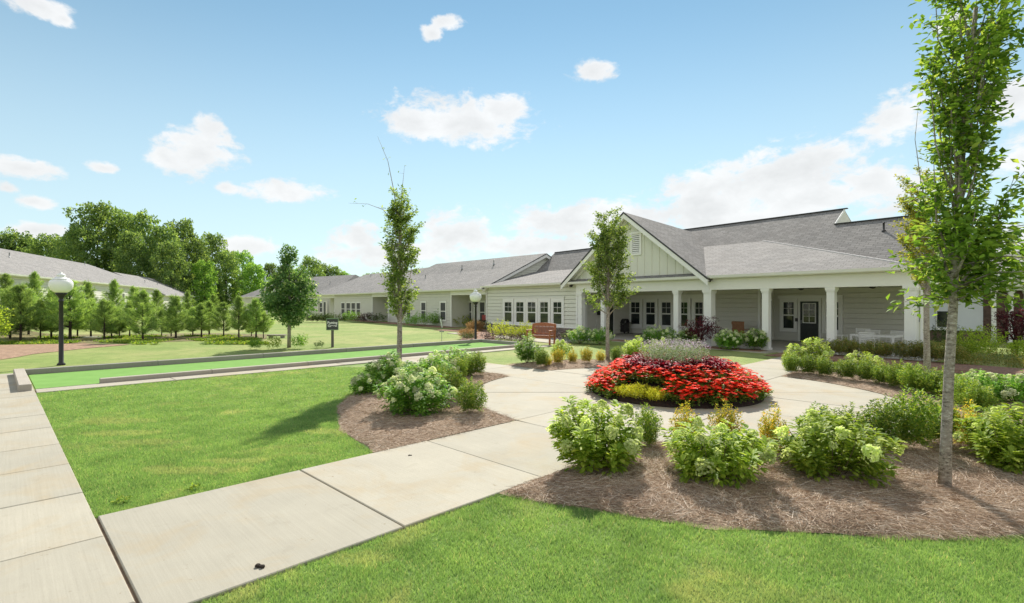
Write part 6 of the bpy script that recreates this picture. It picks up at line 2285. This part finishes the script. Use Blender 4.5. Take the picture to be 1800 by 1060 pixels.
# extra leafy top of the left-hand slim tree
# oval tree on the far lawn
ox, oy = G(508, 611)
OT = empty('oval_tree', 'dark green oval maple on the far lawn left of the sign', 'tree', (ox, oy, 0))
MB().tube([(0, 0, -0.1), (0.01, 0, 0.9), (0.02, 0, 2.0), (0, 0, 3.9)], [0.085, 0.07, 0.055, 0.015], 10).put('trunk', M_BARK, OT, True)
mb = MB()
for k in range(16):
    a = k * 2.4
    z = 1.15 + k * 0.12
    mb.tube([(0, 0, z), (math.cos(a) * 0.5, math.sin(a) * 0.5, z + 0.5), (math.cos(a) * 0.85, math.sin(a) * 0.85, z + 0.95)], [0.03, 0.02, 0.006], 4)
mb.put('branches', M_BARK_D, OT)
v1, f1 = round_crown(80, 150, 1.08, 1.38, 2.35, 0.36, 0.12, 0.25, 0.75, 0.8, 0.3)
keep = 1 - 0.62 * np.clip((v1[:, 2] - 2.3) / 2.2, 0, 1) - 0.35 * np.clip((1.5 - v1[:, 2]) / 0.8, 0, 1)
v1[:, 0] *= keep
v1[:, 1] *= keep
v2, f2 = round_crown(14, 70, 0.28, 0.5, 4.0, 0.2, 0.10, 0.25, 0.75, 1.2, 0.3)
vv, ff = join_arrays([(v1, f1), (v2, f2)])
c = obj('crown', np_mesh('crown', vv, ff, L_MAPLE), OT)
c['kind'] = 'stuff'
# bright sapling cut by the left edge
sx_, sy_ = G(2, 606)
ST = empty('sapling', 'bright green sapling cut by the left edge before the pines', 'tree', (sx_ - 0.25, sy_, 0))
MB().tube([(0, 0, -0.05), (0.05, 0, 0.6), (0.1, 0, 1.6)], [0.04, 0.03, 0.01], 6).put('trunk', M_BARK_D, ST)
v1, f1 = round_crown(34, 40, 0.72, 0.85, 1.12, 0.26, 0.085, 0.25, 0.65, 0.85, 0.3)
v1[:, 2] = np.maximum(v1[:, 2], 0.1)
c = obj('crown', np_mesh('crown', v1, f1, L_HYD_L), ST)
c['kind'] = 'stuff'


# young pines
def pine_proto(k):
    h = 3.0
    t = bpy.data.objects.new('pine_tree', None)
    link(t)
    MB().tube([(0, 0, -0.1), (0.02, 0, h * 0.4), (-0.01, 0.02, h * 0.92)], [0.06, 0.04, 0.012], 7).put('trunk', M_BARK_D, t)
    mb = MB()
    P, D, L_ = [], [], []
    nbr = 58
    for j in range(nbr):
        u = (j + RNG.uniform(0, 1)) / nbr
        z = 0.4 + 0.1 * k + (h * 0.93 - 0.4) * u ** 1.1
        tt = z / h
        a = j * 2.39996 + RNG.uniform(-0.5, 0.5)
        l2 = (1.10 * (1 - tt) ** 1.0 + 0.05) * RNG.uniform(0.42, 1.35) * (0.65 if tt < 0.2 else 1.0)
        rise = 0.25 + 0.9 * tt + RNG.uniform(-0.15, 0.2)
        tip = np.array([math.cos(a) * l2, math.sin(a) * l2, z + l2 * rise])
        base = np.array([0, 0, z])
        mid = base * 0.5 + tip * 0.5 - np.array([0, 0, 0.12 * l2])
        mb.tube([base, mid, tip], [0.016, 0.011, 0.005], 4, False)
        for s in (0.42, 0.6, 0.76, 0.9, 1.03):
            c = base * (1 - s) ** 2 + 2 * mid * s * (1 - s) + tip * s * s
            m_ = 34
            ax = unit((tip - mid)[None])[0]
            P.append(np.repeat(c[None], m_, 0) + RNG.normal(0, 0.05, (m_, 3)))
            D.append(ax[None] * 0.55 + np.array([0, 0, 0.45]) + rand_dirs(m_) * 1.15)
            L_.append(np.full(m_, 0.25 - 0.09 * tt) * RNG.uniform(0.6, 1.25, m_))
    # candle shoots of the leader and its ring
    for j in range(6):
        a = j * 1.25
        r = 0.0 if j == 0 else 0.16
        z0, z1 = h * 0.84, h * (1.04 if j == 0 else 0.93 + 0.02 * (j % 3))
        m_ = 60 if j == 0 else 16
        q_ = RNG.uniform(0, 1, m_)
        P.append(np.stack([np.cos(a) * r * (0.4 + q_), np.sin(a) * r * (0.4 + q_), z0 + (z1 - z0) * q_], 1))
        D.append(rand_dirs(m_, 1.3))
        L_.append(0.15 * (1.1 - 0.7 * q_))
        mb.tube([(0, 0, z0), (math.cos(a) * r * 1.4, math.sin(a) * r * 1.4, z1)], [0.012, 0.005], 4, False)
    mb.put('branches', M_BARK_D, t)
    v, f = tri_needles(np.concatenate(P), np.concatenate(D), np.concatenate(L_), 0.017)
    c = obj('crown', np_mesh('crown', v, f, L_PINE), t)
    c['kind'] = 'stuff'
    return t


PINES = [pine_proto(k) for k in range(3)]
pine_spots = [(18, 600, 485), (36, 601, 492), (71, 598, 505), (90, 596, 500), (123, 597, 478), (136, 594, 510), (183, 597, 520), (196, 595, 522), (228, 594, 515), (251, 600, 502), (284, 593, 525), (301, 593, 528), (309, 596, 505), (339, 592, 517),
              (354, 594, 525), (368, 590, 512), (393, 593, 507), (420, 597, 513), (442, 592, 530), (450, 596, 503), (463, 595, 540), (210, 594, 528), (160, 594, 515), (50, 594, 500)]
desc = ['at the left edge behind the bright sapling', 'with a bare dark stem right of the bright sapling', 'dense and dark low down, between the sapling and the lamp post', 'just left of the lamp post and set back',
        'tall and pale green, right beside the lamp post globe', 'short and pale, right of the lamp post foot', 'dark and rounded beside a leaning twin stem', 'leaning slightly, twin of the dark rounded one', 'slim, left of the widest front pine',
        'the widest and foremost of the row', 'small, behind the widest front pine on its right', 'small and pale between two fuller pines', 'with a straight tall stem, below the roof step', 'slim and pale, left of the darkest round one',
        'short, round and darkest green of the middle', 'slim and tall behind the short round one', 'tall with candle shoots above a bare stem', 'dark, foremost at the right end of the row', 'small and low between the dark one and the slim one', 'slim, tall and pale near the oval tree',
        'last of the row, thin, touching the oval tree', 'half hidden left of the widest front pine', 'half hidden right of the lamp post', 'half hidden behind the bare dark stem at left']
first = [True, True, True]
for i, (px, py, top) in enumerate(pine_spots):
    x, y = G(px, py)
    x, y = x * 1.0, y
    z = terrain(x, y)
    hgt = (EYE + (HY - top) / FPX * y - z) * (0.84 + 0.1 * math.sin(i * 2.3) - 0.05 * (px > 260))
    s = hgt / 3.05
    k = i % 3
    lab = 'young pine ' + desc[i]
    if first[k]:
        o = PINES[k]
        first[k] = False
        o.location, o.rotation_euler, o.scale = (x, y, z), (0, 0, RNG.uniform(0, 6)), (s * 1.1, s * 1.1, s)
        tag(o, lab, 'tree', 'young pines in a row')
    else:
        o = dup(PINES[k], (x, y, z), RNG.uniform(0, 6), (s * RNG.uniform(0.98, 1.32),) * 2 + (s,), lab, 'young pines in a row')
back = [(10, 36, 476), (60, 37, 474), (155, 38, 487), (100, 40, 500), (200, 40, 488), (235, 44, 497), (275, 46, 505), (330, 48, 508), (375, 50, 512)]
bdesc = ['leftmost, high against the wall of the left house', 'rising above the eave left of the lamp post', 'dark, standing before the wall right of the lamp globe', 'seen between the lamp globe and the eave at left', 'with its top above the gutter right of the lamp',
         'below the end of the long left roof', 'small and round before the gable end wall', 'slim, under the middle roof', 'slim, at the right end of the middle roof']
for i, (px, dist, top) in enumerate(back):
    X = (px - CX) / FPX * dist
    z = terrain(X, dist)
    s = (EYE + (HY - top) / FPX * dist - z) * 0.93 / 3.05
    dup(PINES[(i + 1) % 3], (X, dist, z), RNG.uniform(0, 6), (s * 0.85, s * 0.85, s), 'rear young pine ' + bdesc[i], 'young pines up the bank')

# rough green ground cover before the pines
P = []
while len(P) < 5200:
    px, py = RNG.uniform(-60, 470), RNG.uniform(591, 606)
    x, y = G(px, py)
    if math.sin(x * 1.3 + y) + math.sin(x * 0.5 - y * 1.7) > 0.1:
        P.append((x, y, terrain(x, y)))
P = np.array(P)
P = np.repeat(P, 4, 0) + RNG.normal(0, 0.06, (len(P) * 4, 3)) * np.array([1, 1, 0.3]) + np.array([0, 0, 0.02])
v, f = leaf_arrays(P, rand_dirs(len(P), 0.5), np.tile(UPV, (len(P), 1)), 0.13, 0.06)
o = obj('ground_cover', np_mesh('ground_cover', v, f, L_BOX))
tag(o, 'low green ground cover in front of the young pines', kind='stuff')


# forest behind
def forest_proto(k, m, leaf=0.62, dens=1.0):
    h = 20.0
    t = bpy.data.objects.new('forest_tree', None)
    link(t)
    mb = MB().tube([(0, 0, -0.5), (0.2, 0, h * 0.35), (0, 0.2, h * 0.8)], [0.38, 0.26, 0.06], 8)
    mb.put('trunk', M_BARK_D, t)
    parts = []
    n = 64
    for j in range(n):
        u = (j + 0.5) / n
        zc = h * (0.14 + 0.82 * u)
        wid = h * 0.25 * (0.42 + 0.75 * math.sin(math.pi * min(1, 0.12 + u * 0.86)) ** 0.8) * (1 + 0.25 * math.sin(j * 1.7 + k * 2.0))
        a = j * 2.39996 + RNG.uniform(-0.4, 0.4)
        rr = wid * RNG.uniform(0.35, 1.0)
        c = np.array([math.cos(a) * rr, math.sin(a) * rr, zc])
        cr = h * RNG.uniform(0.055, 0.10)
        m_ = int(120 * dens)
        o_ = rand_dirs(m_) * (RNG.uniform(0.2, 1, (m_, 1)) ** 0.5) * cr
        o_[:, 2] *= 0.62
        Ln = leaf * RNG.uniform(0.6, 1.3, m_)
        parts.append(leaf_arrays(c + o_, rand_dirs(m_, 0.05), np.tile(UPV, (m_, 1)) + RNG.normal(0, 0.5, (m_, 3)), Ln, Ln * 0.65, 0.15, 0.1))
    v, f = join_arrays(parts)
    c = obj('crown', np_mesh('crown', v, f, m), t)
    c['kind'] = 'stuff'
    return t


FOR = [forest_proto(0, L_FOREST), forest_proto(1, L_FOREST), forest_proto(2, L_FOREST2), forest_proto(3, L_FOREST)]
fspots = [(170, 350, 105, 0, 1.15), (205, 362, 112, 1, 1.0), (140, 385, 100, 1, 0.9), (245, 372, 108, 3, 1.0), (285, 384, 104, 0, 1.0), (318, 388, 112, 1, 1.05), (345, 405, 106, 3, 0.95), (375, 412, 116, 0, 1.0), (398, 432, 110, 1, 1.0), (425, 442, 118, 2, 1.0),
          (448, 458, 112, 2, 1.2), (475, 462, 120, 0, 1.1), (230, 400, 98, 0, 0.9), (110, 415, 120, 3, 1.2), (82, 410, 128, 1, 1.2), (55, 412, 132, 0, 1.2), (28, 406, 130, 3, 1.25), (0, 402, 128, 1, 1.2), (-35, 404, 126, 0, 1.2), (-75, 408, 128, 3, 1.2), (300, 425, 96, 3, 1.0),
          (360, 450, 100, 2, 1.0), (545, 452, 125, 1, 1.0), (562, 457, 130, 0, 1.0), (585, 466, 132, 3, 1.0), (602, 474, 134, 2, 1.0), (525, 470, 122, 2, 1.0), (648, 480, 128, 0, 1.0), (664, 476, 130, 1, 1.0), (682, 482, 130, 3, 0.9), (500, 466, 124, 3, 1.1)]
fd = ['the tallest, spiky crowned, left of the wood', 'tall and broad, just right of the tallest', 'left shoulder of the tallest tree', 'rounded, over the end of the long left roof', 'in the middle of the tall wood, paler', 'second rounded crown right of the middle', 'third crown stepping down to the right',
      'sloping shoulder above the middle house roof', 'lower dark crown above the far roofs', 'bright green crown left of the oval tree', 'bright low crown nearest the oval tree on its left', 'dark crown partly behind the oval tree', 'lower dark tree under the tall wood', 'low tree joining the far wood to the tall one',
      'low far tree right of centre over the long left roof', 'low far tree over the middle of the long left roof', 'low far tree with a notch beside it over the left roof', 'low far tree at the left edge of the picture', 'beyond the left edge, continuing the far wood', 'farthest left of the far wood', 'lower front crown over the roof step',
      'lower bright front crown over the middle house', 'right of the oval tree, highest of its clump', 'beside the highest right of the oval tree', 'paler, right of the oval tree over the wing roof', 'last low crown over the wing roof left end', 'low crown behind the right side of the oval tree', 'just left of the slim columnar tree over the roof', 'behind the slim columnar tree over the wing', 'right of the slim columnar tree over the wing', 'directly behind the top of the oval tree']
first = [True] * 4
for i, (px, top, dist, k, wsc) in enumerate(fspots):
    X = (px - CX) / FPX * dist
    hgt = EYE + (HY - top) / FPX * dist + 0.6
    s = hgt / 20.6
    lab = 'forest tree ' + fd[i]
    sc = (s * 0.60 * wsc + 0.12, s * 0.60 * wsc + 0.12, s * (1 + 0.05 * math.sin(i * 2.9)))
    if first[k]:
        first[k] = False
        o = FOR[k]
        o.location, o.rotation_euler, o.scale = (X, dist, -0.5), (0, 0, RNG.uniform(0, 6)), sc
        tag(o, lab, 'tree', 'trees of the far wood')
    else:
        dup(FOR[k], (X, dist, -0.5), RNG.uniform(0, 6), sc, lab, 'trees of the far wood')
